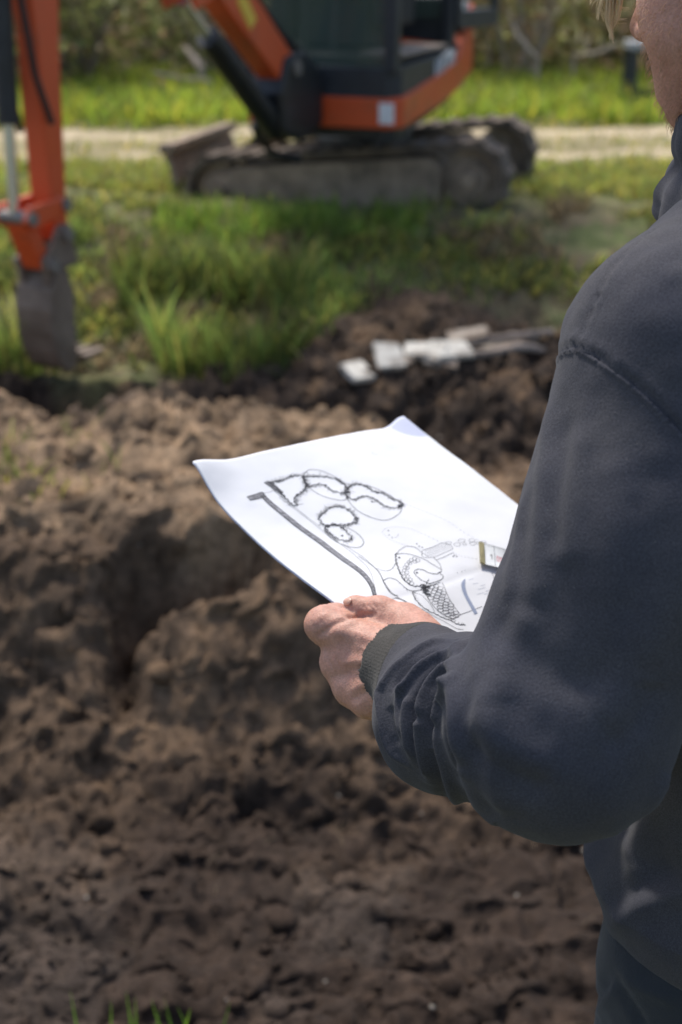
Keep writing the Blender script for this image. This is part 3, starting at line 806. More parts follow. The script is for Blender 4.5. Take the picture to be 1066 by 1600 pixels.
pad_me = None
for sgn in (1, -1):
    b0 = sgn*.47
    V, Fc, n = [], [], 72
    for (p, t) in loop_pts(n, R_-.022):
        nrm = (-t[1], t[0]); sag = -.012*max(0, 1-(p[0]/(WB/2))**2) if p[1] > R_ else 0
        for off in (.018, -.020):
            for w in (-TW/2, TW/2): V.append(U(p[0]+nrm[0]*off, b0+w, p[1]+nrm[1]*off+sag))
    for i in range(n):
        j = (i+1) % n
        for a, c in ((0, 1), (1, 3), (3, 2), (2, 0)): Fc.append((4*i+a, 4*i+c, 4*j+c, 4*j+a))
    trk = MB().add(V, Fc).build('track', M_rubber, exc, smooth=True)
    for (p, t) in loop_pts(34, R_-.008):
        nrm = (-t[1], t[0])
        X = fw*t[0]+upu*t[1]; Zv = fw*nrm[0]+upu*nrm[1]
        if pad_me is None:
            o = MB().prism([(-.030, 0), (.030, 0), (.019, .022), (-.019, .022)], (0, 0, 0), (1, 0, 0), (0, 0, 1), (0, 1, 0), TW*1.02).build('track_pad', M_rubber, trk, bevel=.003)
            pad_me = o.data
        else:
            o = bpy.data.objects.new('track_pad', pad_me); COL.objects.link(o); o.parent = trk
        sag = -.012*max(0, 1-(p[0]/(WB/2))**2) if p[1] > R_ else 0
        loc = U(p[0]+nrm[0]*-.004, b0, p[1]+nrm[1]*-.004+sag)
        Mx = Matrix(((X[0], side[0], Zv[0], loc[0]), (X[1], side[1], Zv[1], loc[1]), (X[2], side[2], Zv[2], loc[2]), (0, 0, 0, 1)))
        o.matrix_local = Mx
    MB().prism([(-WB/2+.17, .065), (WB/2-.10, .065), (WB/2-.04, .12), (WB/2-.04, .27), (WB/2-.12, .315), (-WB/2+.20, .315), (-WB/2+.15, .26)], U(0, b0, 0), fw, upu, side, TW*.92).build('track_frame', M_mud, trk, bevel=.01)
    for nm, a, rr in (('sprocket', -WB/2, .150), ('idler', WB/2, .145)):
        m = MB(); c = U(a, b0, R_)
        m.cyl(c, side, rr, TW*.45, 26); m.cyl(c+side*sgn*.055, side, rr*.62, TW*.42, 22); m.cyl(c+side*sgn*.09, side, rr*.26, TW*.5, 16)
        wh = m.build(nm, M_mud, trk, smooth=True)
    for a in (-.30, -.08, .14, .36):
        MB().cyl(U(a, b0, .075), side, .050, TW*.8, 18).build('roller', M_mud, trk, smooth=True)
MB().prism([(-.30, .12), (.34, .12), (.28, .30), (-.24, .30)], U(0, 0, 0), fw, upu, side, .70).build('carbody', M_black, exc, bevel=.015)
MB().cyl(U(0, 0, .35), upu, .27, .10, 32).build('slew_ring', M_black, exc, smooth=True)
# dozer blade: curved plate on two arms
bl = []
for i in range(9):
    a = -0.55 + 1.25*i/8; bl.append((WB/2+.30 - .22*(math.cos(a)-.8), .24+.28*math.sin(a)))
poly = bl + [(x+.03, y) for x, y in bl[::-1]]
blade = MB().prism(poly, U(0, 0, 0), fw, upu, side, 1.02).build('dozer_blade', M_mud, exc)
MB().box(U(WB/2+.295, 0, .425), (.10, 1.04, .05), np.stack([fw, side, upu], 1)).build('blade_lip', M_mud, blade, bevel=.01)
for b0 in (-.22, .22):
    MB().tube([U(WB/2-.28, b0, .2), U(WB/2+.20, b0, .16)], .045, 8).build('blade_arm', M_mud, exc)

# --- house, slewed towards the camera
h = norm([-.35, -.94, 0]); l = np.array([-h[1]*-1*-1, h[0], 0]); l = norm([-h[1], h[0], 0])   # l = machine left (to the right in the picture)
HC = np.array([.03, 7.93, Z0+.085])
def Hs(a, b, z): return W(HC + h*a + l*b + UP*z)      # a forward, b to machine left, z above ground
A0, A1 = .60, -.70
def outline(ins=0.0):
    pts = [(A0-ins, -.49+ins), (A0-ins, .44-ins), (A0-.06-ins, .50-ins)]
    pts += [(-.05, .515-ins), (-.35, .51-ins), (-.50, .50-ins)]
    for k in range(1, 8):
        an = math.pi/2 - math.pi*k/8
        pts.append((-.50-(.37-ins)*math.sin(an)*1.0, (.50-ins)*math.sin(an)))
    pts += [(-.50, -.50+ins), (-.35, -.51+ins), (-.05, -.515+ins), (A0-.06-ins, -.50+ins)]
    return [(a, b if b > 0 else b*.64) for a, b in pts]
def band(zb, zt, ins=0.0, cap=True):
    o = outline(ins); n = len(o)
    V = [Hs(a, b, zb(a, b)) for a, b in o] + [Hs(a, b, zt(a, b)) for a, b in o]
    Fc = [(i, (i+1) % n, n+(i+1) % n, n+i) for i in range(n)]
    if cap: Fc += [tuple(range(n-1, -1, -1)), tuple(range(n, 2*n))]
    return MB().add(V, Fc)
rise = lambda a: .16*max(0, (.60-a)/1.4)**1.3
sk = band(lambda a, b: .400+rise(a), lambda a, b: .545+rise(a)*1.15 + (.20*float(sstep(-.50, -.60, a)) if b > 0 else .0)).build('skirt', M_orange, exc, bevel=.012)
band(lambda a, b: .34+rise(a), lambda a, b: .397+rise(a), .06).build('turntable_deck', M_black, exc)
sp = band(lambda a, b: .50+rise(a), lambda a, b: .69+.35*rise(a), .018).build('side_panel', M_charcoal, exc, bevel=.015)
MB().add([Hs(a, b, z) for z in (.55, .98) for a, b in ((-.46, .47), (-.72, .30), (-.80, 0), (-.72, -.30), (-.46, -.47), (-.42, 0))],
         [(5,4,3,2,1,0), (6,7,8,9,10,11)] + [(i, (i+1) % 6, (i+1) % 6+6, i+6) for i in range(6)]).build('engine_hood', M_charcoal, exc, bevel=.03)
MB().add([Hs(a, b, z) for z in (.53, .86) for a, b in ((-.56, .47), (-.78, .38), (-.90, .0), (-.78, -.38), (-.56, -.47), (-.50, 0))],
         [(5,4,3,2,1,0), (6,7,8,9,10,11)] + [(i, (i+1) % 6, (i+1) % 6+6, i+6) for i in range(6)]).build('counterweight', M_charcoal, exc, bevel=.03)
# reflector at the front left corner, lamp on the front skirt
MB().box(Hs(A0+.002, .43, .475), (.012, .075, .10), np.stack([h, l, UP], 1)).build('reflector', M_white, sk, bevel=.003)
MB().box(Hs(A0+.004, .0, .47), (.014, .07, .05), np.stack([h, l, UP], 1)).build('front_lamp', M_lamp, sk, bevel=.006)
MB().box(Hs(-.62, .50, .86), (.10, .06, .09), np.stack([h, l, UP], 1)).build('work_light', M_lamp, exc, bevel=.015)
MB().box(Hs(-.66, .44, .92), (.16, .05, .05), np.stack([h, l, UP], 1)).build('grab_handle', M_lamp, exc, bevel=.012)
# lettering on the left side panel
fc = bpy.data.curves.new('model_lettering', 'FONT'); fc.body = 'U17α'; fc.size = .15; fc.extrude = .003; fc.align_x = 'LEFT'; fc.shear = .15; fc.offset = .0035
tmp = bpy.data.objects.new('model_lettering', fc); COL.objects.link(tmp)
bpy.context.view_layer.update()
lm = bpy.data.meshes.new_from_object(tmp.evaluated_get(bpy.context.evaluated_depsgraph_get())); bpy.data.objects.remove(tmp)
lo = link('model_lettering', lm, M_white, exc)
xa = norm(-h + np.array([0, 0, .16])); za = l; ya = norm(np.cross(za, xa)); pl = Hs(.02, .503, .575)
lo.matrix_local = Matrix(((xa[0], ya[0], za[0], pl[0]), (xa[1], ya[1], za[1], pl[1]), (xa[2], ya[2], za[2], pl[2]), (0, 0, 0, 1)))

# cab: posts, roof, panels, glass, seat
HM = np.stack([h, l, UP], 1)
cab = MB().box(Hs(.08, 0, 2.28), (1.02, .94, .09), HM).build('cab_roof', M_charcoal, exc, bevel=.03)
for a, b, w in ((.55, -.40, .06), (.55, .44, .075), (-.40, -.44, .07), (-.40, .44, .075)):
    MB().box(Hs(a, b, 1.46), (w, .065, 1.60), HM).build('cab_post', M_charcoal, exc, bevel=.012)
MB().box(Hs(.565, -.0, .62), (.03, .82, .13), HM).build('front_panel', M_charcoal, exc, bevel=.01)
MB().box(Hs(.565, 0, 1.45), (.010, .82, 1.52), HM).build('front_glass', M_glass, exc)
MB().box(Hs(.572, 0, 1.36), (.02, .82, .025), HM).build('glazing_bar', M_black, exc)
MB().box(Hs(-.41, 0, 1.55), (.010, .82, 1.36), HM).build('rear_glass', M_glass, exc)
MB().box(Hs(.08, -.46, 1.50), (.88, .010, 1.42), HM).build('side_glass', M_glass, exc)
MB().box(Hs(.08, 0, .715), (.94, .86, .04), HM).build('cab_floor', M_black, exc)
MB().box(Hs(.10, .36, .742), (.74, .24, .012), HM).build('floor_mat', M_mat, exc)
MB().box(Hs(.08, -.445, .78), (.9, .03, .16), HM).build('cab_side_wall', M_charcoal, exc)
MB().box(Hs(-.08, -.02, .86), (.42, .40, .24), HM).build('seat_base', M_seat, exc, bevel=.03)
MB().box(Hs(-.05, -.02, 1.03), (.46, .46, .11), HM).build('seat_cushion', M_seat, exc, bevel=.04)
MB().box(Hs(-.27, -.02, 1.36), (.12, .46, .62), HM).build('seat_back', M_seat, exc, bevel=.05)
for b in (-.30, .27):
    MB().box(Hs(.02, b, 1.02), (.40, .11, .34), HM).build('arm_console', M_seat, exc, bevel=.03)
    MB().tube([Hs(.16, b, 1.18), Hs(.19, b, 1.36)], [.018, .03], 10).build('joystick', M_black, exc)
for b in (-.09, .07):
    MB().tube([Hs(.40, b, .74), Hs(.36, b, 1.05), Hs(.34, b, 1.16)], .012, 8).build('travel_lever', M_black, exc)
# open door, swung back along the house side
dn = norm(-h*.95 + l*.20); DM = np.stack([dn, norm(np.cross(UP, dn)), UP], 1)
hinge = HC + h*-.41 + l*.475
door = MB()
for off, zz, sz in ((.03, 1.50, (.05, .04, 1.36)), (.47, 1.50, (.05, .04, 1.36)), (.25, 2.16, (.40, .04, .05)), (.25, .86, (.40, .04, .10))):
    door.box(W(hinge + dn*off + UP*zz), sz, DM)
dr = door.build('cab_door', M_charcoal, exc, bevel=.008)
MB().box(W(hinge + dn*.25 + UP*1.56), (.40, .008, 1.16), DM).build('door_glass', M_glass, dr)
MB().box(W(hinge + dn*.40 + UP*1.1), (.12, .07, .03), DM).build('door_handle', M_black, dr, bevel=.008)

# --- boom, dipper arm and bucket
hb = norm([-.48, -.88, 0]); lb = norm([-hb[1], hb[0], 0])
BF = np.array([-.285, 7.09, 0])
def B(s, b, z): return W(BF + hb*s + lb*b + UP*z)     # s forward along the boom, z above datum
ex, ey, ez = hb, UP, lb; o0 = B(0, 0, 0)
MB().prism([(-.26, .80), (-.05, .74), (.12, .80), (.15, .98), (.08, 1.14), (-.10, 1.16), (-.26, 1.05)], o0, ex, ey, ez, .17).build('swing_bracket', M_black, exc, bevel=.02)
bm = MB().prism([(-.075, 1.03), (.0, .985), (.08, 1.01), (.50, 1.33), (.92, 1.68), (1.25, 1.88), (1.76, 1.96), (1.81, 2.02), (1.76, 2.08), (1.20, 2.05), (.80, 1.84), (.38, 1.48), (.0, 1.15), (-.06, 1.12)], o0, ex, ey, ez, .125).build('boom', M_orange, exc, bevel=.012)
for b in (-.075, .075):
    MB().prism([(.70, 1.42), (.82, 1.38), (.94, 1.62), (.78, 1.62)], B(0, b, 0), ex, ey, ez, .02).build('cylinder_lug', M_orange, bm)
    MB().cyl(B(0, b*1.15, 1.085), ez, .035, .02, 14).build('pin', M_skin_metal, bm, smooth=True)
bc = MB().tube([B(.06, 0, .80), B(.62, 0, 1.26)], [.058, .055], 16).build('boom_cylinder', M_black, exc, smooth=True)
MB().tube([B(.62, 0, 1.26), B(.80, 0, 1.41)], .026, 12).build('rod', M_chrome, bc, smooth=True)
for b, dz in ((-.05, .0), (-.02, .012), (.03, .006)):
    MB().tube([B(-.12, b, 1.15+dz), B(.05, b, 1.24+dz), B(.40, b, 1.53+dz), B(.8, b, 1.87+dz), B(1.22, b, 2.08+dz), B(1.62, b, 2.12+dz)], .013, 8).build('hose', M_hose, exc, smooth=True)
MB().tube([B(-.05, -.1, .95), B(.05, -.13, .80), B(-.10, -.12, .66), B(-.25, -.05, .62)], .022, 8).build('hose', M_hose, exc, smooth=True)
M_label = mat('yellow_label', (.75, .50, .06), rough=.5)
MB().box(B(.40, .065, 1.36), (.16, .006, .07), np.stack([norm(hb*.63+UP*.77), lb, norm(-hb*.77+UP*.63)], 1)).build('warning_label', M_label, bm)
# dipper arm
DT, DB = (1.73, 2.02), (1.77, .60)
MB().prism([(1.70, 2.07), (1.62, 1.95), (1.69, 1.30), (1.72, .62), (1.745, .56), (1.79, .57), (1.81, .70), (1.82, 1.30), (1.87, 1.95), (1.83, 2.12), (1.76, 2.16)], o0, ex, ey, ez, .100).build('dipper_arm', M_orange, exc, bevel=.012)
kc = MB().tube([B(1.925, 0, 1.95), B(1.955, 0, 1.03)], .040, 16).build('bucket_cylinder', M_black, exc, smooth=True)
MB().tube([B(1.955, 0, 1.03), B(1.965, 0, .70)], .022, 12).build('rod', M_chrome, kc, smooth=True)
ac = MB().tube([B(1.20, 0, 2.14), B(1.60, 0, 2.28)], .042, 14).build('arm_cylinder', M_black, exc, smooth=True)
MB().tube([B(1.60, 0, 2.28), B(1.80, 0, 2.16)], .022, 12).build('rod', M_chrome, ac, smooth=True)
for b in (-.072, .072):
    MB().prism([(1.86, 2.05), (1.82, 1.72), (1.88, 1.55), (1.97, 1.80), (1.96, 2.02)], B(0, b, 0), ex, ey, ez, .022).build('cylinder_bracket', M_orange, exc, bevel=.006)
    MB().prism([(1.745, .69), (1.77, .745), (1.97, .735), (2.00, .68), (1.95, .645)], B(0, b, 0), ex, ey, ez, .028).build('rocker_link', M_orange, exc, bevel=.008)
MB().prism([(1.92, .705), (1.99, .70), (1.885, .475), (1.82, .49)], B(0, 0, 0), ex, ey, ez, .10).build('bucket_link', M_orange, exc, bevel=.012)
MB().tube([B(1.88, -.07, 1.5), B(1.83, -.08, 1.15), B(1.80, -.08, .98), B(1.90, -.075, 1.3)], .012, 8).build('hose', M_hose, exc, smooth=True)
MB().tube([B(1.93, .05, 1.7), B(1.88, .08, 1.2), B(1.80, .075, 1.02)], .013, 8).build('hose', M_hose, exc, smooth=True)
def nb(pts): return [(1.815+(x-1.735)*.55, z-.015) for x, z in pts]
# bucket: ears, rounded shell with thickness, cheeks, teeth
prof = [(1.70, .50), (1.80, .475), (1.87, .42), (1.90, .34), (1.895, .25), (1.865, .17), (1.81, .11), (1.74, .08), (1.665, .085)]; prof = nb(prof)
inn = [(x - (.018 if i > 1 else 0), z - .018 if i < 3 else z + .012) for i, (x, z) in enumerate(prof)]
bk = MB().prism(prof + inn[::-1], o0, ex, ey, ez, .150).build('bucket', M_bucket, exc)
for b in (-.079, .079):
    MB().prism(prof + nb([(1.635, .12), (1.63, .40)]), B(0, b, 0), ex, ey, ez, .016).build('cheek_plate', M_bucket, bk, bevel=.003)
for b in (-.062, .062):
    MB().prism([(1.70, .48), (1.735, .635), (1.80, .635), (1.85, .56), (1.90, .52), (1.89, .42), (1.80, .46)], B(0, b, 0), ex, ey, ez, .024).build('hanger_ear', M_bucket, bk, bevel=.006)
for b in (-.06, 0, .06):
    MB().prism([(1.70, .068), (1.70, .10), (1.57, .10), (1.57, .09)], B(0, b, 0), ex, ey, ez, .035).build('tooth', M_bucket, bk, bevel=.003)
for s_c, z_c in ((1.765, .60), (1.86, .495), (1.965, .69), (1.765, .715)):
    MB().cyl(B(s_c, 0, z_c), ez, .026, .19, 14).build('pin', M_skin_metal, exc, smooth=True)
# ------------------------------------------------------------------ the worker
M_skin = mat('skin', (.52, .285, .210), rough=.5, sss=.22, noise=(30, .30, .80), col2=(.46, .225, .165), bump=(620, .5, .0012), grain=(420, .88, 1.12), spec=.35)
M_cloth = mat('slate_sweatshirt', (.049, .050, .063), rough=.95, sheen=.08, noise=(9, .30, .75), col2=(.075, .072, .076), bump=(620, .32, .0012), spec=.05, grain=(800, .78, 1.22))
M_cuff = mat('ribbed_cuff', (.058, .055, .051), rough=.95, sheen=.12, noise=(30, .3, .7), col2=(.066, .061, .054), bump=(620, .32, .0012), spec=.05, grain=(800, .78, 1.22))
M_trouser = mat('work_trousers', (.022, .026, .033), rough=.9, sheen=.15, noise=(9, .3, .8), col2=(.045, .048, .052), bump=(700, .5, .0015), spec=.15)
M_pocket = mat('pocket_canvas', (.036, .042, .052), rough=.9, sheen=.1, noise=(12, .3, .8), col2=(.060, .056, .052), bump=(700, .5, .0015), spec=.15)
M_boot = mat('boot_leather', (.07, .045, .025), rough=.7, noise=(9, .6, 1.2))
M_strap = mat('black_webbing', (.008, .008, .009), rough=.8)
M_hair = mat('fair_hair', (.68, .54, .32), rough=.45, noise=(60, .7, 1.2), spec=.5)
M_hairdark = mat('dark_fair_hair', (.16, .10, .05), rough=.5, noise=(60, .7, 1.2), spec=.4)
M_beard = mat('ginger_stubble', (.50, .28, .15), rough=.5, spec=.4)
M_nail = mat('fingernail', (.58, .33, .24), rough=.35, sss=.15, spec=.5)
M_eye = mat('eyeball', (.75, .72, .68), rough=.15)

fwd = norm([-.766, .643, 0]); rgt = norm([.643, .766, 0])     # the way the body faces, and its right
SL = P(1082, 562, .985); ELB = P(880, 1136, .985); WR = P(652, 1054, 1.147)
UPA = P(1016, 850, .985); FOR = P(704, 1116, 1.095); BAL = P(682, 1102, 1.118)
NK = SL + rgt*.182 + np.array([0, 0, .060]) + fwd*.0
SR = SL + rgt*.37
HIP = NK + np.array([0, 0, -.54]) + fwd*-.01
ax_f = norm(WR-ELB)

_tz = np.array([-.75, -.61, -.598, -.545, -.49, -.36, -.12, -.03, .03, .06])      # heights relative to the neck base
_ta = np.array([.160, .164, .170, .188, .174, .182, .190, .178, .13, .07])
_tb = np.array([.124, .128, .138, .158, .112, .120, .132, .108, .075, .06])
def torso_d(p, grow=0.0, zcut=-.598):
    q = p - (NK + fwd*.012).astype(np.float32)
    q = q - np.interp(q[:, 2], [-.42, -.12], [-.042, 0])[:, None].astype(np.float32)*fwd.astype(np.float32)
    u = q@rgt.astype(np.float32); w = q@fwd.astype(np.float32); z = q[:, 2]
    a = np.interp(z, _tz, _ta) + grow; b = np.interp(z, _tz, _tb) + grow
    k = np.sqrt((u/a)**2 + (w/b)**2)
    d = (k-1)*np.minimum(a, b)*.9
    d = smax(d, (z-.03).astype(np.float32), .05)
    return smax(d, (zcut - z).astype(np.float32), .012)

W2 = WR - ax_f*.012
CF = WR + ax_f*.028                                                  # where the cuff ends
ELR = SR + np.array([0, 0, -.27]) + rgt*.10 + fwd*.02
def arm_l(p):
    a = cone(p, SL, UPA, .0905, .085)
    a = smin(a, cone(p, UPA, ELB, .085, .070), .04)
    a = smin(a, ell(p, ELB + np.array([0, 0, -.002]) - rgt*.004, (.070, .070, .074)), .03)
    a = smin(a, cone(p, P(846, 960, .975), P(804, 1115, .968), .034, .040), .03)
    f = smin(cone(p, ELB, FOR, .069, .0600), cone(p, FOR, BAL, .0600, .0440), .015)
    f = smin(f, cone(p, BAL, WR - ax_f*.012, .043, .0415), .010)
    f = smin(f, cone(p, WR - ax_f*.02, CF, .0405, .0395), .010)
    f = smax(f, ((p-CF.astype(np.float32))@ax_f.astype(np.float32)), .003)
    f = smax(f, -np.maximum(cone(p, WR+ax_f*.012, CF+ax_f*.05, .0325, .0325), -((p-(WR+ax_f*.012).astype(np.float32))@ax_f.astype(np.float32))), .002)
    return smin(a, f, .006)
TAPE_PT = None
WRR = P(862, 935, 1.30)                                               # right wrist, hidden behind the left arm
def arm_r(p):
    axr = norm(WRR-ELR)
    a = smin(cone(p, SR, ELR, .083, .070), cone(p, ELR, WRR, .068, .044), .03)
    return smax(a, ((p-WRR.astype(np.float32))@axr.astype(np.float32)), .004)
def hoodie_sdf(p):
    p = np.asarray(p, np.float32)
    t = torso_d(p)
    t = smin(t, cone(p, SL + rgt*.02, NK + rgt*-.03 + np.array([0, 0, .012]), .078, .070), .05)
    t = smin(t, cone(p, SR - rgt*.02, NK + rgt*.03 + np.array([0, 0, .012]), .078, .070), .05)
    # gathered band over the hem
    t = smin(t, arm_r(p), .045)
    return smin(t, arm_l(p), .020)

def stroke_field(V, N, fn, strokes, near=.05):
    """Raises folds (+) or presses creases (-) along 3-D lines that lie on the surface."""
    D = np.zeros(len(V))
    for pts, hgt, wid in strokes:
        line = [ray_hit(fn, x, y) for x, y in smooth_line(pts, 22)]
        line = np.array([q for q in line if q is not None])
        if len(line) < 2: continue
        lo, hi = line.min(0)-4*wid, line.max(0)+4*wid
        m = np.where(((V > lo) & (V < hi)).all(1))[0]
        if not len(m): continue
        d, par = polyline_dist(V[m], line)
        e = np.clip(np.minimum(par, 1-par)/.18, 0, 1); e = e*e*(3-2*e)
        D[m] += hgt*(.25+.75*e)*np.exp(-(d/wid)**2)
    return V + N*D[:, None]

FOLDS = [
    # cuff seam and the folds pushed up behind it
    ([(712, 1000), (680, 1003), (650, 1018), (616, 1046), (597, 1072), (591, 1096), (600, 1150), (616, 1180), (636, 1196)], 0.0047, .0036),
    ([(690, 1013), (655, 1030), (628, 1052), (609, 1080)], -0.0039, .0040),
    ([(606, 1100), (609, 1130), (622, 1172)], -0.0029, .0050),
    ([(712, 1020), (682, 1031), (657, 1047), (636, 1072), (618, 1080)], 0.0068, .0036),
    ([(641, 1084), (635, 1112), (636, 1140), (645, 1190)], 0.0052, .0050),
    ([(712, 1034), (690, 1043), (666, 1060), (651, 1090), (647, 1116), (650, 1160), (662, 1205)], -0.0068, .0036),
    ([(712, 1044), (690, 1054), (676, 1070), (665, 1096), (662, 1128)], 0.0078, .0046),
    ([(659, 1120), (660, 1160), (668, 1222)], 0.0060, .0056),
    ([(712, 1060), (696, 1072), (683, 1092), (675, 1124), (674, 1160)], -0.0065, .0040),
    ([(677, 1170), (684, 1210), (698, 1258)], -0.0044, .0060),
    ([(714, 1064), (702, 1078), (691, 1102), (686, 1138)], 0.0070, .0044),
    ([(685, 1130), (690, 1180), (706, 1240), (722, 1280)], 0.0052, .0064),
    ([(706, 1100), (703, 1150), (712, 1210)], -0.0057, .0050),
    ([(630, 1078), (621, 1092), (620, 1116), (630, 1160)], 0.0034, .0036),
    ([(728, 1000), (714, 1035), (712, 1113), (726, 1200)], 0.0073, .0085),
    ([(722, 1190), (745, 1260), (775, 1300)], 0.0039, .0110),
    # upper sleeve: soft vertical drags, elbow drapes
    ([(863, 612), (852, 720), (845, 862), (838, 960)], .0034, .0115),
    ([(886, 640), (873, 760), (866, 880)], -.0026, .0110),
    ([(912, 650), (895, 780), (888, 900)], .0030, .0130),
    ([(822, 760), (806, 860), (790, 950)], .0024, .0080),
    ([(760, 950), (800, 1010), (880, 1060), (960, 1080)], -.0044, .0140),
    ([(730, 1110), (790, 1160), (880, 1200)], .0042, .0130),
    ([(735, 1150), (790, 1205), (860, 1240)], -.0036, .0110),
    ([(745, 1060), (770, 1130), (772, 1220), (790, 1290)], .0040, .0095),
    ([(780, 1040), (770, 1130), (790, 1240)], .0022, .0120),
    ([(720, 1200), (760, 1260), (830, 1290)], -.0022, .0100),
    ([(830, 940), (790, 1030), (780, 1110)], .0030, .0120),
    ([(950, 700), (960, 820), (950, 960)], .0022, .0160),
    ([(1020, 700), (1030, 850), (1010, 1000)], -.0030, .0180),
    ([(1040, 900), (1000, 1060), (930, 1130)], .0030, .0180),
    ([(1020, 1060), (1000, 1120), (940, 1180)], -.0035, .0120),
    # torso: drape over the hem band, back
    ([(945, 1452), (990, 1420), (1066, 1392), (1120, 1380)], .0060, .0100),
    ([(940, 1420), (985, 1395), (1066, 1350)], -.0050, .0120),
    ([(960, 1300), (985, 1330), (1000, 1380)], .0040, .0100),
    ([(1050, 1200), (1010, 1280), (985, 1350)], .0050, .0140),
    ([(940, 1500), (1000, 1545), (1066, 1572)], -.0040, .0060),
    ([(950, 420), (1010, 470), (1066, 560)], .0016, .0140),
    ([(1000, 400), (1066, 440)], .0022, .0120),
]
SEAMS = [
    ([(858, 566), (880, 546), (905, 541), (940, 560), (985, 592), (1030, 632), (1066, 672), (1110, 720)], -.0034, .0022),
    ([(856, 573), (880, 553), (905, 548), (940, 567), (985, 599), (1030, 640), (1066, 680), (1110, 728)], .0022, .0022),
    ([(862, 553), (882, 535), (905, 530), (940, 549), (985, 581), (1030, 620), (1066, 660), (1110, 708)], .0018, .0028),
    ([(905, 538), (918, 495), (940, 448), (972, 402), (1010, 366), (1050, 345)], -.0024, .0020),
    ([(912, 538), (925, 495), (947, 449), (978, 405), (1014, 370)], .0010, .0022),
]

person = empty('person', (float(HIP[0]), float(HIP[1]), 0.0))
tag(person, 'fair haired worker in dark hooded sweatshirt, seen from behind, reading a plan', 'person')
PO = np.array([float(HIP[0]), float(HIP[1]), 0.0])
def put(name, V, Q, m, parent=person):
    off = PO if parent is person else PO
    return link(name, np_mesh(name, V-off, Q), m, parent, smooth=True)

# --- sweatshirt: one surface, sleeve and body cut apart at the armhole seam
s1, s2, s3 = [ray_hit(hoodie_sdf, *q) for q in ((862, 560), (940, 564), (1066, 676))]
sn = norm(np.cross(s2-s1, s3-s1))
if sn@(ELB-SL) < 0: sn = -sn
def armside(c): return (((c-s2)@sn) > 0) & (((c-(SL+rgt*.075))@rgt) < 0)
lo = np.minimum.reduce([SL-.11, ELB-.10, WR-.08]); hi = np.maximum.reduce([SL+.12, ELB+.12, WR+.08]) + [0, 0, .02]
V, Q = surface_nets(hoodie_sdf, lo, hi, .0030)
cen_ = V[Q].mean(1); margin = .012
arm_only = armside(cen_) & ((arm_l(cen_.astype(np.float32)) < .004)) & (cen_ > lo+margin).all(1) & (cen_ < hi-margin).all(1)
V, Q = keep_faces(V, Q, arm_only)
# split every face so that the small folds have enough vertices to bend
def subdivide(V, Q):
    e = np.concatenate([Q[:, [0, 1]], Q[:, [1, 2]], Q[:, [2, 3]], Q[:, [3, 0]]]); es = np.sort(e, 1)
    u, inv = np.unique(es[:, 0].astype(np.int64)*len(V)+es[:, 1], return_inverse=True)
    a, b = u//len(V), u % len(V); n = len(Q)
    E = (V[a]+V[b])/2; C = V[Q].mean(1)
    i0, i1, i2, i3 = [inv[k*n:(k+1)*n]+len(V) for k in range(4)]
    ic = np.arange(n)+len(V)+len(E)
    q = np.concatenate([np.stack([Q[:, 0], i0, ic, i3], 1), np.stack([i0, Q[:, 1], i1, ic], 1), np.stack([ic, i1, Q[:, 2], i2], 1), np.stack([i3, ic, i2, Q[:, 3]], 1)])
    return np.concatenate([V, E, C]), q
def snap_seam(V, Q, reach):
    k = Q.shape[1]; e = np.sort(np.concatenate([Q[:, [i, (i+1) % k]] for i in range(k)]), 1)
    u, c = np.unique(e[:, 0].astype(np.int64)*len(V)+e[:, 1], return_counts=True)
    b = u[c == 1]; b = np.unique(np.concatenate([b//len(V), b % len(V)]))
    d = (V[b]-s2)@sn; b = b[np.abs(d) < reach]; d = (V[b]-s2)@sn
    V = V.copy(); V[b] -= d[:, None]*sn; return V
V = relax(V, Q, 2, .4)
V = snap_seam(V, Q, .005)
V, Q = subdivide(V, Q); V = relax(V, Q, 1, .3); V = snap_seam(V, Q, .003)
# only the hand end keeps the cut edge; relaxing must not pull the armhole edge back
N = vnormals(V, Q)
def cloth_noise(V, N, amp=1.0):
    return V + N*(amp*(.0014*fbm(V[:, 0]*16, V[:, 1]*16, V[:, 2]*16, seed=3, octv=3) + .00045*vnoise(V[:, 0]*70, V[:, 1]*70, V[:, 2]*40, seed=5)))[:, None]
V = cloth_noise(V, N)
V = stroke_field(V, vnormals(V, Q), hoodie_sdf, FOLDS)
V = stroke_field(V, vnormals(V, Q), hoodie_sdf, SEAMS)
# ribbed cuff = its own part, beyond the cuff seam
tcuff = ((V[Q].mean(1) - (WR-ax_f*.016))@ax_f)
Vs, Qs = keep_faces(V, Q, tcuff < .0012)
sleeve = put('sleeve', Vs, Qs, M_cloth)
Vc, Qc = keep_faces(V, Q, tcuff > -.006)
Nc = vnormals(Vc, Qc)
Vc = Vc - Nc*(.0012*(1-sstep(-.001, .002, (Vc-(WR-ax_f*.016))@ax_f)))[:, None]
_u = norm(np.cross(ax_f, UP)); _v = np.cross(ax_f, _u)
ang = np.arctan2((Vc-WR)@_u, (Vc-WR)@_v)
Vc = Vc + Nc*(.00035*np.sin(ang*95) + .0006*vnoise(ang*4, (Vc-WR)@ax_f*60, seed=4))[:, None]
edge = sstep(.020, .030, (Vc-WR)@ax_f)
Vc = Vc + ax_f*(edge*.0022*vnoise(ang*14, ang*0, seed=7))[:, None]
cuff = put('cuff', Vc, Qc, M_cuff)
fray = MB()
r = np.random.default_rng(3)
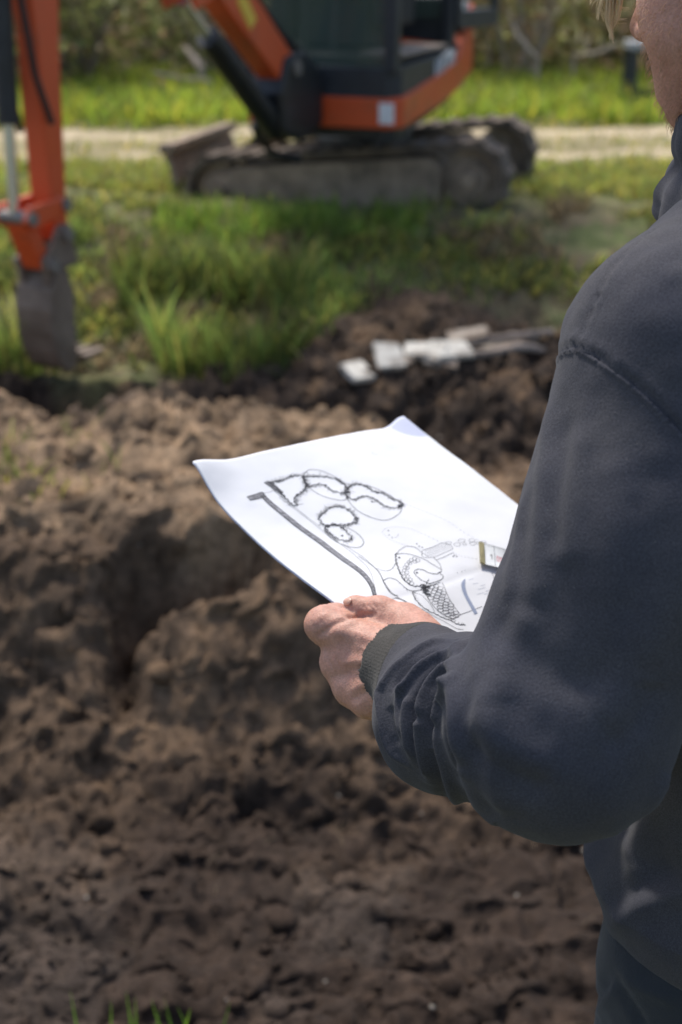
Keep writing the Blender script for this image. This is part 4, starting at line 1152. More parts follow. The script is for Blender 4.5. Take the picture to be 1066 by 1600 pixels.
for k in range(500):
    a = r.uniform(0, 2*np.pi); c = CF + (_u*math.sin(a)+_v*math.cos(a))*(.0378+r.normal(0, .0007)) - ax_f*.0015
    o = (_u*math.sin(a)+_v*math.cos(a)); up_ = max(.35, float(o[2])); e = c + ax_f*r.uniform(.0008, .0026)*up_ + o*r.uniform(0, .0016)*up_ + r.normal(0, .0005, 3)
    s = norm(np.cross(e-c, o))*.00022
    fray.add([W_-PO for W_ in (c-s, c+s, e+s*.4, e-s*.4)], [(0, 1, 2, 3)])
tag(fray.build('frayed_edge', M_strap, cuff), kind='stuff')

lo = np.minimum.reduce([SL, SR, HIP, ELR, WRR])-[.16, .16, .05]; hi = np.maximum.reduce([SL, SR, NK, ELR])+[.16, .16, .10]
lo[2] = NK[2]-.63
def body_cloth(p):
    p = np.asarray(p, np.float32)
    return hoodie_sdf(p)
V, Q = surface_nets(body_cloth, lo, hi, .0046)
cen_ = V[Q].mean(1)
inside_arm = armside(cen_) & (arm_l(cen_.astype(np.float32)) < .010) & (torso_d(cen_.astype(np.float32)) > -.002) & (((cen_-(SL+rgt*.08))@rgt) < 0)
inside_arm &= ((cen_-s2)@sn) > .011
V, Q = keep_faces(V, Q, ~inside_arm)
under = armside(V)*sstep(-.0005, .003, (V-s2)@sn)*(arm_l(V.astype(np.float32)) < .010)
V = V - vnormals(V, Q)*(.0022*under)[:, None]
N = vnormals(V, Q); V = cloth_noise(V, N, 1.6)
zr = V[:, 2]-NK[2]
V = V + N*(.004*fbm(V[:, 0]*9, V[:, 1]*9, V[:, 2]*5, seed=19, octv=2)*sstep(-.05, -.2, zr))[:, None]
V = stroke_field(V, vnormals(V, Q), hoodie_sdf, FOLDS)
V = stroke_field(V, vnormals(V, Q), hoodie_sdf, SEAMS)
hem = V[Q].mean(1)[:, 2] < NK[2]-.545
Vb, Qb = keep_faces(V, Q, ~hem); sweat = put('sweatshirt', Vb, Qb, M_cloth)
Vh, Qh = keep_faces(V, Q, hem); put('hem_band', Vh, Qh, M_cloth)

r = np.random.default_rng(8); pick = r.choice(len(Vs), 130); nl = vnormals(Vs, Qs)[pick]; pl_ = Vs[pick]
lint = MB()
for p_, n_ in zip(pl_, nl):
    d_ = norm(np.cross(n_, r.normal(size=3))); L0 = r.uniform(.0006, .0022); e_ = p_ + d_*L0 + n_*.0006; w_ = norm(np.cross(d_, n_))*.00018
    lint.add([k-PO for k in (p_-w_+n_*.0004, p_+w_+n_*.0004, e_+w_, e_-w_)], [(0, 1, 2, 3)])
M_lint = mat('lint', (.13, .125, .125), rough=.95)
tag(lint.build('lint', M_lint, sleeve), kind='stuff')
# --- hood lying round the neck
NT = NK + np.array([0, 0, .034])
def hood_sdf(p):
    p = np.asarray(p, np.float32); d = None
    for k in range(16):
        a0, a1 = 2*math.pi*k/16, 2*math.pi*(k+1)/16
        def q(a, R1, R2, z): return NT + rgt*R1*math.sin(a) + fwd*R2*math.cos(a) + np.array([0, 0, z - .03*math.cos(a) + .006*math.sin(3*a+1)])
        s = cone(p, q(a0, .096, .092, .016), q(a1, .096, .092, .016), .027, .026)
        s2_ = smin(cone(p, q(a0, .092, .088, .060), q(a1, .092, .088, .060), .020, .020), cone(p, q(a0, .084, .084, .094), q(a1, .084, .084, .094), .014, .014), .02)
        s = smin(s, s2_, .006)
        d = s if d is None else smin(d, s, .010)
    d = smin(d, ell(p, NT - fwd*.10 + np.array([0, 0, -.03]), (.11, .10, .085)), .03)
    hole = cone(p, NT + np.array([0, 0, -.1]), NT + np.array([0, 0, .2]), .066, .072)
    return smax(d, -hole, .010)
V, Q = surface_nets(hood_sdf, NT-[.26, .26, .16], NT+[.26, .26, .17], .0040)
V = relax(V, Q, 2, .4); N = vnormals(V, Q)
V = V + N*(.0065*fbm(V[:, 0]*12, V[:, 1]*12, V[:, 2]*26, seed=29, octv=3))[:, None]
put('hood', V, Q, M_cloth)

# --- trousers and boots
def legs_sdf(p):
    p = np.asarray(p, np.float32)
    d = ell(p, HIP - fwd*.016 + np.array([0, 0, -.05]), (.152, .106, .16), np.stack([rgt, fwd, UP], 1))
    for s in (-1, 1):
        hp = HIP + rgt*s*.085 - fwd*.012 + np.array([0, 0, -.08]); kn = HIP + rgt*s*.105 + fwd*.03; kn = np.array([kn[0], kn[1], .50]); an = np.array([kn[0], kn[1], .09]) - fwd*.03 + rgt*s*.01
        d = smin(d, smin(cone(p, hp, kn, .086, .075), cone(p, kn, an, .077, .068), .03), .04)
    return smax(d, (p[:, 2]-(HIP[2]+.04)).astype(np.float32), .01)
V, Q = surface_nets(legs_sdf, HIP*[1, 1, 0]-[.28, .28, -.03], HIP*[1, 1, 0]+[.28, .28, HIP[2]+.08], .006)
N = vnormals(V, Q); V = V + N*(.006*fbm(V[:, 0]*9, V[:, 1]*9, V[:, 2]*12, seed=39, octv=3))[:, None]
V = stroke_field(V, vnormals(V, Q), legs_sdf, [([(912, 1574), (935, 1560), (965, 1524)], -.005, .006), ([(966, 1524), (985, 1560), (1015, 1620)], -.005, .006), ([(975, 1522), (1010, 1545), (1066, 1565)], .004, .007),
    ([(918, 1586), (945, 1566), (972, 1536)], .004, .006)])
trousers = put('trousers', V, Q, M_trouser)
for s in (-1, 1):
    an = HIP + rgt*s*.115; an = np.array([an[0], an[1], 0])
    def boot(p):
        p = np.asarray(p, np.float32)
        d = smin(cone(p, an+[0, 0, .16], an+[0, 0, .06], .058, .056), cone(p, an+[0, 0, .045]-fwd*.03, an+[0, 0, .04]+fwd*.16, .048, .042), .03)
        return smax(d, -p[:, 2]+.002, .006)
    V, Q = surface_nets(boot, an-[.3, .3, .03], an+[.3, .3, .26], .008); put('boot', V, Q, M_boot)
# --- body: head, neck, trunk, arms and hands
HPT = 14
_yaw = math.radians(-8); fy = fwd*math.cos(_yaw) - rgt*math.sin(_yaw)
HF = norm(fy*math.cos(math.radians(HPT)) + np.array([0, 0, -math.sin(math.radians(HPT))]))
HLft = norm(np.cross(UP, HF)); HU = np.cross(HF, HLft)
HM_ = np.stack([HLft, HF, HU], 1)
NOSE = np.array([0, .126, -.036])
HC_ = P(987, 50, 1.135) - HM_@NOSE
def HW(v): return HC_ + HM_@np.asarray(v, float)
def head_sdf(p):
    q = (np.asarray(p, np.float32)-HC_.astype(np.float32))@HM_.astype(np.float32)
    d = ell(q, (0, -.018, .036), (.074, .097, .083))
    d = smin(d, ell(q, (0, .030, -.028), (.060, .062, .078)), .03)
    for s in (-1, 1):
        d = smin(d, cone(q, (s*.054, -.008, -.050), (s*.010, .066, -.100), .020, .018), .022)
        d = smin(d, ell(q, (s*.041, .060, -.030), (.022, .022, .024)), .022)
        d = smin(d, cone(q, (s*.044, .050, -.055), (s*.033, .062, -.088), .022, .019), .02)
    d = smin(d, ell(q, (0, .074, -.104), (.020, .018, .016)), .02)
    d = smin(d, cone(q, (-.034, .082, .020), (.034, .082, .020), .011, .011), .018)
    for s in (-1, 1): d = smax(d, -ell(q, (s*.031, .104, .000), (.018, .018, .013)), .012)
    d = smin(d, cone(q, (0, .086, .012), (0, .112, -.034), .0075, .0125), .010)
    for s in (-1, 1): d = smin(d, ell(q, (s*.0125, .101, -.040), (.0085, .012, .0085)), .006)
    for s in (-1, 1): d = smax(d, -ell(q, (s*.0065, .108, -.049), (.0042, .0065, .0045)), .003)
    d = smin(d, cone(q, (-.020, .082, -.068), (.020, .082, -.068), .007, .007), .010)
    d = smin(d, cone(q, (-.017, .083, -.080), (.017, .083, -.080), .008, .008), .008)
    d = smax(d, -cone(q, (-.022, .094, -.0735), (.022, .094, -.0735), .0022, .0022), .004)
    for s in (-1, 1):
        e = ell(q, (s*.078, -.012, -.006), (.009, .020, .032)); e = smax(e, -ell(q, (s*.088, -.006, -.004), (.008, .011, .019)), .006)
        d = smin(d, e, .006)
    return d
NKB = NK + np.array([0, 0, -.03])
def neck_sdf(p):
    return cone(p, HW((0, -.035, -.05)), NKB, .057, .062)
def headneck(p):
    p = np.asarray(p, np.float32)
    return smin(head_sdf(p), neck_sdf(p), .03)
HV, HQ = surface_nets(headneck, HC_-[.17, .17, .30], HC_+[.17, .17, .16], .0026)
HV = relax(HV, HQ, 1, .3)

# left hand holding the sheet: thumb on top, fingers bent under it
J = dict(idx=(P(506, 976, 1.190), .0138), mid=(P(529, 1036, 1.190), .0126), rng=(P(549, 1076, 1.180), .0125), pky=(P(578, 1098, 1.165), .0112))
WT, WB_ = P(655, 1012, 1.148), P(652, 1092, 1.140)
def hand_sdf(p):
    p = np.asarray(p, np.float32)
    d = None
    for key, w, rw in (('idx', WT*.75+WB_*.25, .0175), ('mid', WT*.55+WB_*.45, .0180), ('rng', WT*.35+WB_*.65, .0175), ('pky', WT*.12+WB_*.88, .0165)):
        c, rr = J[key]; s = cone(p, w, c, rw, rr*.96)
        d = s if d is None else smin(d, s, .024)
    d = smin(d, cone(p, J['idx'][0]*.8+WT*.2, J['mid'][0]*.85+WB_*.15, .0125, .0120), .012)
    d = smin(d, cone(p, ELB*.3+WR*.7, WR, .030, .0285), .02)
    d = smin(d, cone(p, WR, (WT+WB_)/2 + ax_f*.01, .0285, .024), .02)
    # palm heel behind the back of the hand
    d = smin(d, cone(p, P(640, 1030, 1.17), P(580, 1020, 1.205), .020, .014), .012)
    fing = [
        ([J['idx'][0], P(541, 958, 1.234), P(572, 984, 1.240), P(592, 1000, 1.232)], [.0155, .0125, .0105, .0085]),
        ([J['mid'][0], P(574, 1006, 1.243), P(602, 1020, 1.232), P(612, 1030, 1.220)], [.0145, .0125, .0105, .0085]),
        ([J['rng'][0], P(598, 1043, 1.238), P(622, 1048, 1.226), P(630, 1055, 1.214)], [.0135, .0118, .0098, .0080]),
        ([J['pky'][0], P(622, 1072, 1.218), P(640, 1072, 1.208), P(646, 1075, 1.200)], [.0118, .0105, .0088, .0072])]
    for pts, rs in fing:
        f = None
        for i in range(3):
            s = cone(p, pts[i], pts[i+1], rs[i], rs[i+1]); f = s if f is None else smin(f, s, .004)
        d = smin(d, f, .008)
    th = smin(cone(p, P(662, 1004, 1.150), P(634, 972, 1.176), .0200, .0140), cone(p, P(634, 972, 1.176), P(592, 955, 1.186), .0140, .0108), .008)
    th = smin(th, cone(p, P(592, 955, 1.186), P(552, 945, 1.192), .0106, .0082), .005)
    th = smin(th, ell(p, P(594, 954, 1.184), (.0118, .0118, .0118)), .006)
    d = smin(d, th, .0055)
    d = smin(d, cone(p, P(606, 974, 1.182), P(655, 992, 1.165), .0125, .0150), .012)
    # the web between thumb and index
    d = smin(d, cone(p, P(622, 985, 1.180), P(572, 982, 1.192), .012, .0105), .009)
    return d
LV, LQ = surface_nets(hand_sdf, np.minimum(P(470, 1140, 1.14), P(700, 900, 1.27))-.04, np.maximum(P(470, 1140, 1.14), P(700, 900, 1.27))+.05, .0015)
LV = relax(LV, LQ, 2, .4)
HSTR = [([(541, 960), (552, 962), (568, 961), (586, 960)], -.0032, .0022),
        ([(573, 944), (580, 950), (584, 959)], -.0009, .0010), ([(580, 941), (588, 948), (592, 958)], -.0010, .0010), ([(566, 945), (572, 952), (574, 959)], -.0007, .0010),
        ([(590, 942), (598, 950), (600, 958)], -.0007, .0010),
        ([(534, 936), (540, 947), (549, 951)], -.0007, .0010),
        ([(494, 996), (508, 986), (526, 974), (545, 966)], -.0019, .0030),
        ([(488, 975), (500, 965), (515, 958)], .0008, .0040),
        ([(500, 1014), (520, 1010), (560, 1006)], -.0016, .0060), ([(514, 1060), (540, 1054), (580, 1042)], -.0018, .0048), ([(545, 1095), (570, 1082), (600, 1068)], -.0016, .0042),
        ([(512, 985), (560, 992), (610, 1010)], .0012, .0042), ([(526, 1036), (575, 1033), (625, 1038)], .0014, .0040), ([(550, 1076), (590, 1064), (630, 1060)], .0012, .0036),
        ([(560, 1010), (590, 1022), (620, 1022)], .0009, .0022), ([(545, 1050), (580, 1052), (600, 1045), (625, 1050)], .0009, .0020),
        ([(512, 1030), (518, 1040), (520, 1050)], -.0008, .0010), ([(522, 1026), (528, 1036), (531, 1046)], -.0006, .0010), ([(500, 968), (506, 976), (507, 986)], -.0006, .0011)]
LN = vnormals(LV, LQ)
LV = stroke_field(LV, LN, hand_sdf, HSTR)
LN = vnormals(LV, LQ)
LV = LV + LN*(.00040*fbm(LV[:, 0]*140, LV[:, 1]*90, LV[:, 2]*90, seed=59, octv=3))[:, None]

# right hand round the tape case (behind the left arm)
axr = norm(WRR-ELR); tgt = P(812, 900, 1.36); hdir = norm(tgt-WRR); hs = norm(np.cross(hdir, UP)); hn = np.cross(hs, hdir)
def rhand_sdf(p):
    p = np.asarray(p, np.float32)
    d = cone(p, WRR-axr*.10, WRR, .030, .027)
    for k, (o, ln) in enumerate(((.027, .036), (.009, .040), (-.009, .037), (-.027, .030))):
        m = WRR + hdir*.085 + hs*o
        d = smin(d, cone(p, WRR + hdir*.01 + hs*o*.6, m, .015, .0125), .012)
        p1 = m + hdir*ln*.7 - hn*ln*.7; p2 = p1 - hn*ln*.6 - hdir*ln*.35; p3 = p2 - hdir*ln*.6
        d = smin(d, smin(cone(p, m, p1, .0115, .010), smin(cone(p, p1, p2, .010, .009), cone(p, p2, p3, .009, .0075), .003), .003), .004)
    t0 = WRR + hdir*.02 + hs*.03; t1 = t0 + hdir*.035 + hs*.018 - hn*.008; t2 = t1 + hdir*.032 - hn*.006
    return smin(d, smin(cone(p, t0, t1, .016, .0125), cone(p, t1, t2, .0120, .0090), .004), .007)
RV, RQ = surface_nets(rhand_sdf, WRR-.20, WRR+.20, .0030)
# trunk, upper arms and legs under the clothes, deep inside them
def core(p):
    p = np.asarray(p, np.float32)
    d = torso_d(p, -.035, -.62)
    for s, e, w in ((SL, ELB, ELB*.35+WR*.65), (SR, ELR, ELR*.4+WRR*.6)):
        d = smin(d, smin(cone(p, s, e, .052, .040), cone(p, e, w, .038, .030), .02), .03)
    for s in (-1, 1):
        hp = HIP + rgt*s*.085 + np.array([0, 0, -.08]); kn = HIP + rgt*s*.105 + fwd*.03; kn = np.array([kn[0], kn[1], .50]); an = np.array([kn[0], kn[1], .07]) - fwd*.03
        d = smin(d, smin(cone(p, hp, kn, .075, .054), cone(p, kn, an, .052, .040), .03), .04)
    return smin(d, cone(p, NKB + np.array([0, 0, .04]), NKB-[0, 0, .1], .05, .07), .03)
BV, BQ = surface_nets(core, np.minimum.reduce([SL, SR, ELB, HIP*[1, 1, 0]])-.22, np.maximum.reduce([SL, SR, NK, WRR])+.18, .013)
allV, allQ, off = [], [], 0
for v_, q_ in ((HV, HQ), (LV, LQ), (RV, RQ), (BV, BQ)):
    allV.append(v_); allQ.append(q_+off); off += len(v_)
body = put('body', np.concatenate(allV), np.concatenate(allQ), M_skin)

# thumbnail
nt_ = ray_hit(hand_sdf, 541, 939)
if nt_ is not None:
    e_ = 1e-3; g_ = np.array([float(hand_sdf((nt_+np.eye(3)[k]*e_)[None])[0]-hand_sdf((nt_-np.eye(3)[k]*e_)[None])[0]) for k in range(3)]); g_ = norm(g_)
    tx_ = norm(P(552, 945, 1.192)-P(592, 955, 1.186)); tx_ = norm(tx_-g_*(tx_@g_)); ty_ = np.cross(g_, tx_)
    V = IV*np.array([.0052, .0040, .0007]); V[:, 2] -= .0016*(V[:, 1]/.0040)**2+.0006*(V[:, 0]/.0052)**2
    link('thumbnail', np_mesh('thumbnail', (nt_ - PO) - tx_*.001 + g_*.0002 + V@np.stack([tx_, ty_, g_]), IT), M_nail, body, smooth=True)
for s in (-1, 1):
    c = HW((s*.031, .078, .001)); link('eye', np_mesh('eye', c-PO + IV*.0122, IT), M_eye, body, smooth=True)

# --- hair: scalp hair, fringe locks, stubble
def strands(paths, w, name, m, parent, seed=0):
    """paths: (n, k, 3) centre lines -> thin tapered three-sided hairs."""
    n, k, _ = paths.shape; r = np.random.default_rng(seed)
    t = np.gradient(paths, axis=1); t /= np.linalg.norm(t, axis=2, keepdims=True)+1e-12
    a = np.cross(t, r.normal(size=(n, 1, 3))); a /= np.linalg.norm(a, axis=2, keepdims=True)+1e-12; b = np.cross(t, a)
    ww = (np.asarray(w).reshape(-1, 1)*np.array([1 - .75*(i/(k-1))**1.5 for i in range(k)])[None])[..., None]
    V = np.stack([paths + ww*(math.cos(q)*a + math.sin(q)*b) for q in (0, 2.094, 4.189)], 2)      # n,k,3,3
    base = (np.arange(n)*k*3)[:, None, None]; rows = []
    for i in range(k-1):
        for j in range(3): rows.append([i*3+j, i*3+(j+1) % 3, (i+1)*3+(j+1) % 3, (i+1)*3+j])
    Q = (np.array(rows)[None] + base).reshape(-1, 4)
    return link(name, np_mesh(name, V.reshape(-1, 3)-PO, Q), m, parent, smooth=True)

r = np.random.default_rng(91)
# scalp cap + strands
def cap_sdf(p):
    q = (np.asarray(p, np.float32)-HC_.astype(np.float32))@HM_.astype(np.float32)
    d = ell(q, (0, -.020, .040), (.081, .103, .089))
    line = .030 - .55*np.minimum(0, q[:, 1]-.055) * 0 + 0
    cut = np.where(q[:, 1] > .02, .038 + (q[:, 1]-.02)*.25, np.where(q[:, 1] > -.03, .038-(.02-q[:, 1])*1.0, -.012-(-.03-q[:, 1])*.9)) - q[:, 2]
    return smax(d, cut.astype(np.float32), .008)
V, Q = surface_nets(cap_sdf, HC_-.16, HC_+.16, .004)
N = vnormals(V, Q); V = V + N*(.004*fbm(V[:, 0]*40, V[:, 1]*40, V[:, 2]*40, seed=69, octv=3))[:, None]
hair = put('hair', V, Q, M_hairdark, body)
pick = r.choice(len(V), 2600); root = V[pick]; nn = N[pick]
flow = -HU*.8 + HF*r.normal(.15, .35, (2600, 1)) + HLft*r.normal(0, .3, (2600, 1))
flow = flow - nn*(flow*nn).sum(1, keepdims=True)
L_ = r.uniform(.02, .05, (2600, 1))
paths = np.stack([root-nn*.003, root+nn*.004+flow*L_*.4, root+nn*.006+flow*L_*.8, root+nn*.004+flow*L_*1.2+r.normal(0, .004, (2600, 3))], 1)
tag(strands(paths, np.full(2600, .00055), 'hair_strand', M_hairdark, hair, 1), kind='stuff')
# fringe falling forward over the brow
ends = [((958, -60), (952, -10), (950, 30), (958, 62)), ((962, -60), (960, -5), (957, 30), (953, 58)), ((955, -60), (945, -15), (937, 10), (934, 30)), ((950, -60), (938, -20), (928, -5), (922, 4)),
        ((968, -60), (968, -10), (970, 10), (984, 12)), ((966, -60), (962, -5), (962, 30), (980, 33)), ((970, -60), (970, 0), (966, 25), (960, 42)), ((945, -60), (935, -25), (922, -12), (914, -8)), ((960, -60), (948, -15), (940, 5), (945, 28))]
wts = [44, 36, 24, 16, 7, 6, 18, 10, 20]
pp = []
dn_ = 1.135
for e, k in zip(ends, wts):
    for _ in range(k):
        j = r.normal(0, 3.2, 2); dd = r.normal(0, .006)
        c = [P(x + j[0]*(1-.25*i) + r.normal(0, 1.2), y + j[1], dn_-.012*(3-i)/3+dd) for i, (x, y) in enumerate(e)]
        pp.append(smooth_line(c, 12)[:13])
k = min(len(q) for q in pp); pp = np.array([q[:k] for q in pp])
rootp = HW((0, .092, .070))
strands(pp, np.abs(r.normal(.00036, .00008, len(pp))), 'fringe', M_hair, body, 2)
# stubble over jaw, chin and upper lip
cand = HV; q = (cand-HC_)@HM_; HN = vnormals(HV, HQ)
ok = (q[:, 2] < -.050 + .030*(np.abs(q[:, 0]) > .055) - .25*np.maximum(0, .05-q[:, 1])*0) & (q[:, 2] > -.135) & (q[:, 1] > -.02) & ((q[:, 2] < -.058+.45*np.maximum(0, .03-q[:, 1])) | (np.abs(q[:, 0]) > .045))
ids = np.where(ok)[0]; ids = r.choice(ids, 5200)
root = HV[ids]+r.normal(0, .0012, (5200, 3)); nn = HN[ids]
fl = (-HU*.9 + HF*.25)[None] + r.normal(0, .25, (5200, 3)); fl = fl - nn*(fl*nn).sum(1, keepdims=True)*.7
L_ = r.uniform(.002, .0075, (5200, 1))
paths = np.stack([root-nn*.0005, root+nn*L_*.45+fl*L_*.4, root+nn*L_*.6+fl*L_*1.0], 1)
tag(strands(paths, np.full(5200, .00013), 'stubble', M_beard, body, 3), kind='stuff')
# ------------------------------------------------------------------ the plan, the under sheet and the tape
A_ = P(298, 735, 1.33); B_ = P(650, 662, 1.526); H_ = P(545, 962, 1.20)
PU = norm(B_-A_); PV = H_-A_; PV = norm(PV - PU*(PV@PU)); PN = np.cross(PU, PV)
if PN[2] < 0: PN = -PN
PWD, PLN = .297, .42
def plane_uv(px, py):
    v = ray(px, py); t = ((A_-CAMP)@PN)/(v@PN); q = CAMP + t*v - A_
    return np.array([q@PU, q@PV])
c1, c2 = plane_uv(640, 926), plane_uv(785, 884)
VC0 = float((c1[1]+c2[1])/2)
FOLD = math.radians(9)
def S(u, v, off=0.0):
    u = np.asarray(u, float); v = np.asarray(v, float)
    su = u/PWD
    w = -.0085*np.sin(np.pi*np.clip(v/.215, 0, 1))*(1-su)**2                     # left edge sags between corner and hand
    w = w + .010*np.exp(-((u)/.030)**2-((v)/.030)**2)                            # lifted corner
    w = w + .006*np.sin(np.pi*su)*(1-.5*v/.2) - .004*np.sin(2*np.pi*su)*np.sin(np.pi*np.clip(v/.25, 0, 1))
    w = w + .0008*fbm(u*18, v*18, seed=101, octv=3)
    w = w - .0018*np.exp(-(np.abs(v-VC0)/.006))
    beyond = np.maximum(v-VC0, 0)
    vv = np.minimum(v, VC0) + beyond*math.cos(FOLD); w = w - beyond*math.sin(FOLD)
    w = w + .0014*np.sin(u*55+v*20)*sstep(0, .03, beyond)
    return A_ + u[..., None]*PU + vv[..., None]*PV + (w+off)[..., None]*PN
def sheet(name, nu, nv, m, off=0.0, fn=S, th=.00012):
    U_, V_ = np.meshgrid(np.linspace(0, PWD, nu), np.linspace(0, PLN, nv))
    T = fn(U_.ravel(), V_.ravel(), off); Bt = fn(U_.ravel(), V_.ravel(), off-th)
    ii = (np.arange(nv-1)[:, None]*nu + np.arange(nu-1)[None]).ravel()
    q = np.stack([ii, ii+nu, ii+nu+1, ii+1], 1); n = nu*nv
    rim = list(range(nu)) + [k*nu+nu-1 for k in range(1, nv)] + [(nv-1)*nu+k for k in range(nu-2, -1, -1)] + [k*nu for k in range(nv-2, 0, -1)]
    rim = np.array(rim); r2 = np.roll(rim, -1)
    Q = np.concatenate([q, q[:, ::-1]+n, np.stack([rim, r2, r2+n, rim+n], 1)])
    return link(name, np_mesh(name, np.concatenate([T, Bt])-A_, Q), m, smooth=True)
def paper_mat(name, col):
    m = mat(name, col, rough=.75, noise=(14, .96, 1.03), bump=(160, .15, .0006), spec=.25)
    nt = m.node_tree; N, L = nt.nodes, nt.links; b = N['Principled BSDF']; t = N.new('ShaderNodeBsdfTranslucent'); t.inputs['Color'].default_value = (*col, 1)
    mx = N.new('ShaderNodeMixShader'); mx.inputs[0].default_value = .18
    L.new(b.outputs[0], mx.inputs[1]); L.new(t.outputs[0], mx.inputs[2]); L.new(mx.outputs[0], N['Material Output'].inputs['Surface'])
    return m
M_paper = paper_mat('drawing_paper', (.80, .81, .83))
M_paper2 = paper_mat('under_sheet_paper', (.62, .65, .78))  # blue shade of the tilted corner is put into this colour
plan = sheet('garden_plan', 120, 150, M_paper)
plan.location = A_; tag(plan, 'white sheet with an ink drawn garden plan held in the left hand', 'paper')
# second sheet underneath: only its lifted far corner shows
def S2(u, v, off=0.0):
    w = .0; p = S(u, v, off-.0016)
    d = np.hypot((PWD-u), v*1.2); lift = np.exp(-(d/.030)**2)
    return p - PV*(.012*lift)[..., None] + PN*(.006*lift)[..., None] - PU*(.005*lift)[..., None]
un = sheet('under_sheet', 90, 110, M_paper2, fn=S2); un.location = A_
tag(un, 'sheet under the plan, blue shade painted in its colour, with one curled corner showing at its top', 'paper')

# inverse of S for the drawing: photo point -> sheet coordinates
gu, gv = np.meshgrid(np.linspace(0, PWD, 420), np.linspace(0, .36, 420))
gp = proj(S(gu.ravel(), gv.ravel()))[:, :2]; guv = np.stack([gu.ravel(), gv.ravel()], 1)
def to_uv(pts):
    out = []
    for x, y in pts:
        uv = plane_uv(x, y)
        for _ in range(6):
            e = 1e-4
            f = proj(S(np.array([uv[0], uv[0]+e, uv[0]]), np.array([uv[1], uv[1], uv[1]+e])))[:, :2]
            Jm = np.stack([(f[1]-f[0])/e, (f[2]-f[0])/e], 1)
            uv = uv + np.clip(np.linalg.lstsq(Jm, np.array([x, y])-f[0], rcond=None)[0], -.03, .03)
        out.append(uv)
    return np.array(out)

class Ink:
    def __init__(s): s.V = []; s.Q = []; s.n = 0
    def strip(s, uv, w, off=.00025):
        uv = np.asarray(uv); t = np.gradient(uv, axis=0); t /= np.linalg.norm(t, axis=1, keepdims=True)+1e-12
        nrm = np.stack([-t[:, 1], t[:, 0]], 1); w = np.broadcast_to(np.asarray(w, float), (len(uv),))[:, None]
        a, b = uv-nrm*w/2, uv+nrm*w/2
        P_ = S(np.concatenate([a, b])[:, 0], np.concatenate([a, b])[:, 1], off)
        k = len(uv); i = np.arange(k-1)
        s.V.append(P_); s.Q.append(np.stack([i, i+1, i+1+k, i+k], 1)+s.n); s.n += 2*k
    def poly(s, uv, off=.0002):
        """Filled four-sided patch strip given as two rails."""
        a, b = uv; P_ = S(np.concatenate([a, b])[:, 0], np.concatenate([a, b])[:, 1], off); k = len(a); i = np.arange(k-1)
        s.V.append(P_); s.Q.append(np.stack([i, i+1, i+1+k, i+k], 1)+s.n); s.n += 2*k
    def build(s, name, m, parent):
        o = link(name, np_mesh(name, np.concatenate(s.V)-A_, np.concatenate(s.Q)), m, parent); return o

def z8(pts): return [(370+x/3.807, 720+y/3.807) for x, y in pts]
def z7(pts): return [(560+x/4.264, 820+y/4.264) for x, y in pts]
ink, grey, blue = Ink(), Ink(), Ink()
ri = np.random.default_rng(17)
def line(pts, w=.0004, n=60, jit=.0, closed=False, wob=0.0, dash=False):
    pts = list(pts)
    if closed: pts = pts + [pts[0]]
    uv = smooth_line(to_uv(pts), n)
    if wob:
        # scalloped hand-drawn outline
        s = np.concatenate([[0], np.cumsum(np.linalg.norm(np.diff(uv, axis=0), axis=1))]); m = max(40, int(s[-1]/.0006))
        q = np.linspace(0, s[-1], m); uv = np.stack([np.interp(q, s, uv[:, 0]), np.interp(q, s, uv[:, 1])], 1)
        t = np.gradient(uv, axis=0); t /= np.linalg.norm(t, axis=1, keepdims=True)+1e-12; nr = np.stack([-t[:, 1], t[:, 0]], 1)
        ph = q/.0052*np.pi + 1.3*vnoise(q*120, q*0, seed=int(ri.integers(1e6)))
        uv = uv + nr*(wob*(np.abs(np.sin(ph))-.5))[:, None] + ri.normal(0, wob*.10, uv.shape)
        w = w*(.75+.5*np.abs(np.sin(ph*.7))) + 0*q
    elif jit: uv = uv + ri.normal(0, jit, uv.shape)
    if dash:
        for i in range(0, len(uv)-2, 4): ink.strip(uv[i:i+3], w)
    else: ink.strip(uv, w)
    return uv
def hatch_inside(uv, side, ln, n, w=.00022):
    """Short shading ticks along an outline."""
    idx = ri.integers(1, len(uv)-1, n); t = np.gradient(uv, axis=0); t /= np.linalg.norm(t, axis=1, keepdims=True)+1e-12
    for i in idx:
        nr = np.array([-t[i, 1], t[i, 0]])*side; a = uv[i]+ri.normal(0, .0006, 2); b = a + nr*ln*ri.uniform(.3, 1.0) + t[i]*ri.normal(0, .0012)
        ink.strip(np.linspace(a, b, 3), w*ri.uniform(.7, 1.3))
def dot(pts, r=.0011):
    for q in to_uv(pts):
        ink.strip(np.stack([q-[r, 0], q, q+[r, 0]]), [r*1.2, r*2, r*1.2])

# hedge wall band with hatching, and its corner block
ra = z8([(140, 207), (200, 268), (300, 350), (400, 428), (490, 492), (600, 575), (700, 645), (762, 700), (795, 750), (810, 795), (825, 830), (842, 848)])
rb = z8([(165, 205), (232, 265), (330, 345), (430, 421), (525, 487), (632, 570), (728, 638), (784, 692), (815, 745), (828, 790), (842, 822), (858, 840)])
ua, ub = smooth_line(to_uv(ra), 120), smooth_line(to_uv(rb), 120)
k = min(len(ua), len(ub)); ua, ub = ua[:k], ub[:k]
grey.poly((ua, ub)); ink.strip(ua, .0009); ink.strip(ub, .0006)
for i in range(0, k-2, 1):
    a, b = ua[i], ub[min(k-1, i+int(ri.integers(0, 3)))]; ink.strip(np.stack([a, (a+b)/2, b])+ri.normal(0, .0003, (3, 2)), .00032)
ba = smooth_line(to_uv(z8([(62, 215), (105, 202), (150, 188), (162, 198)])), 20); bb = smooth_line(to_uv(z8([(80, 236), (120, 228), (160, 218), (176, 212)])), 20)
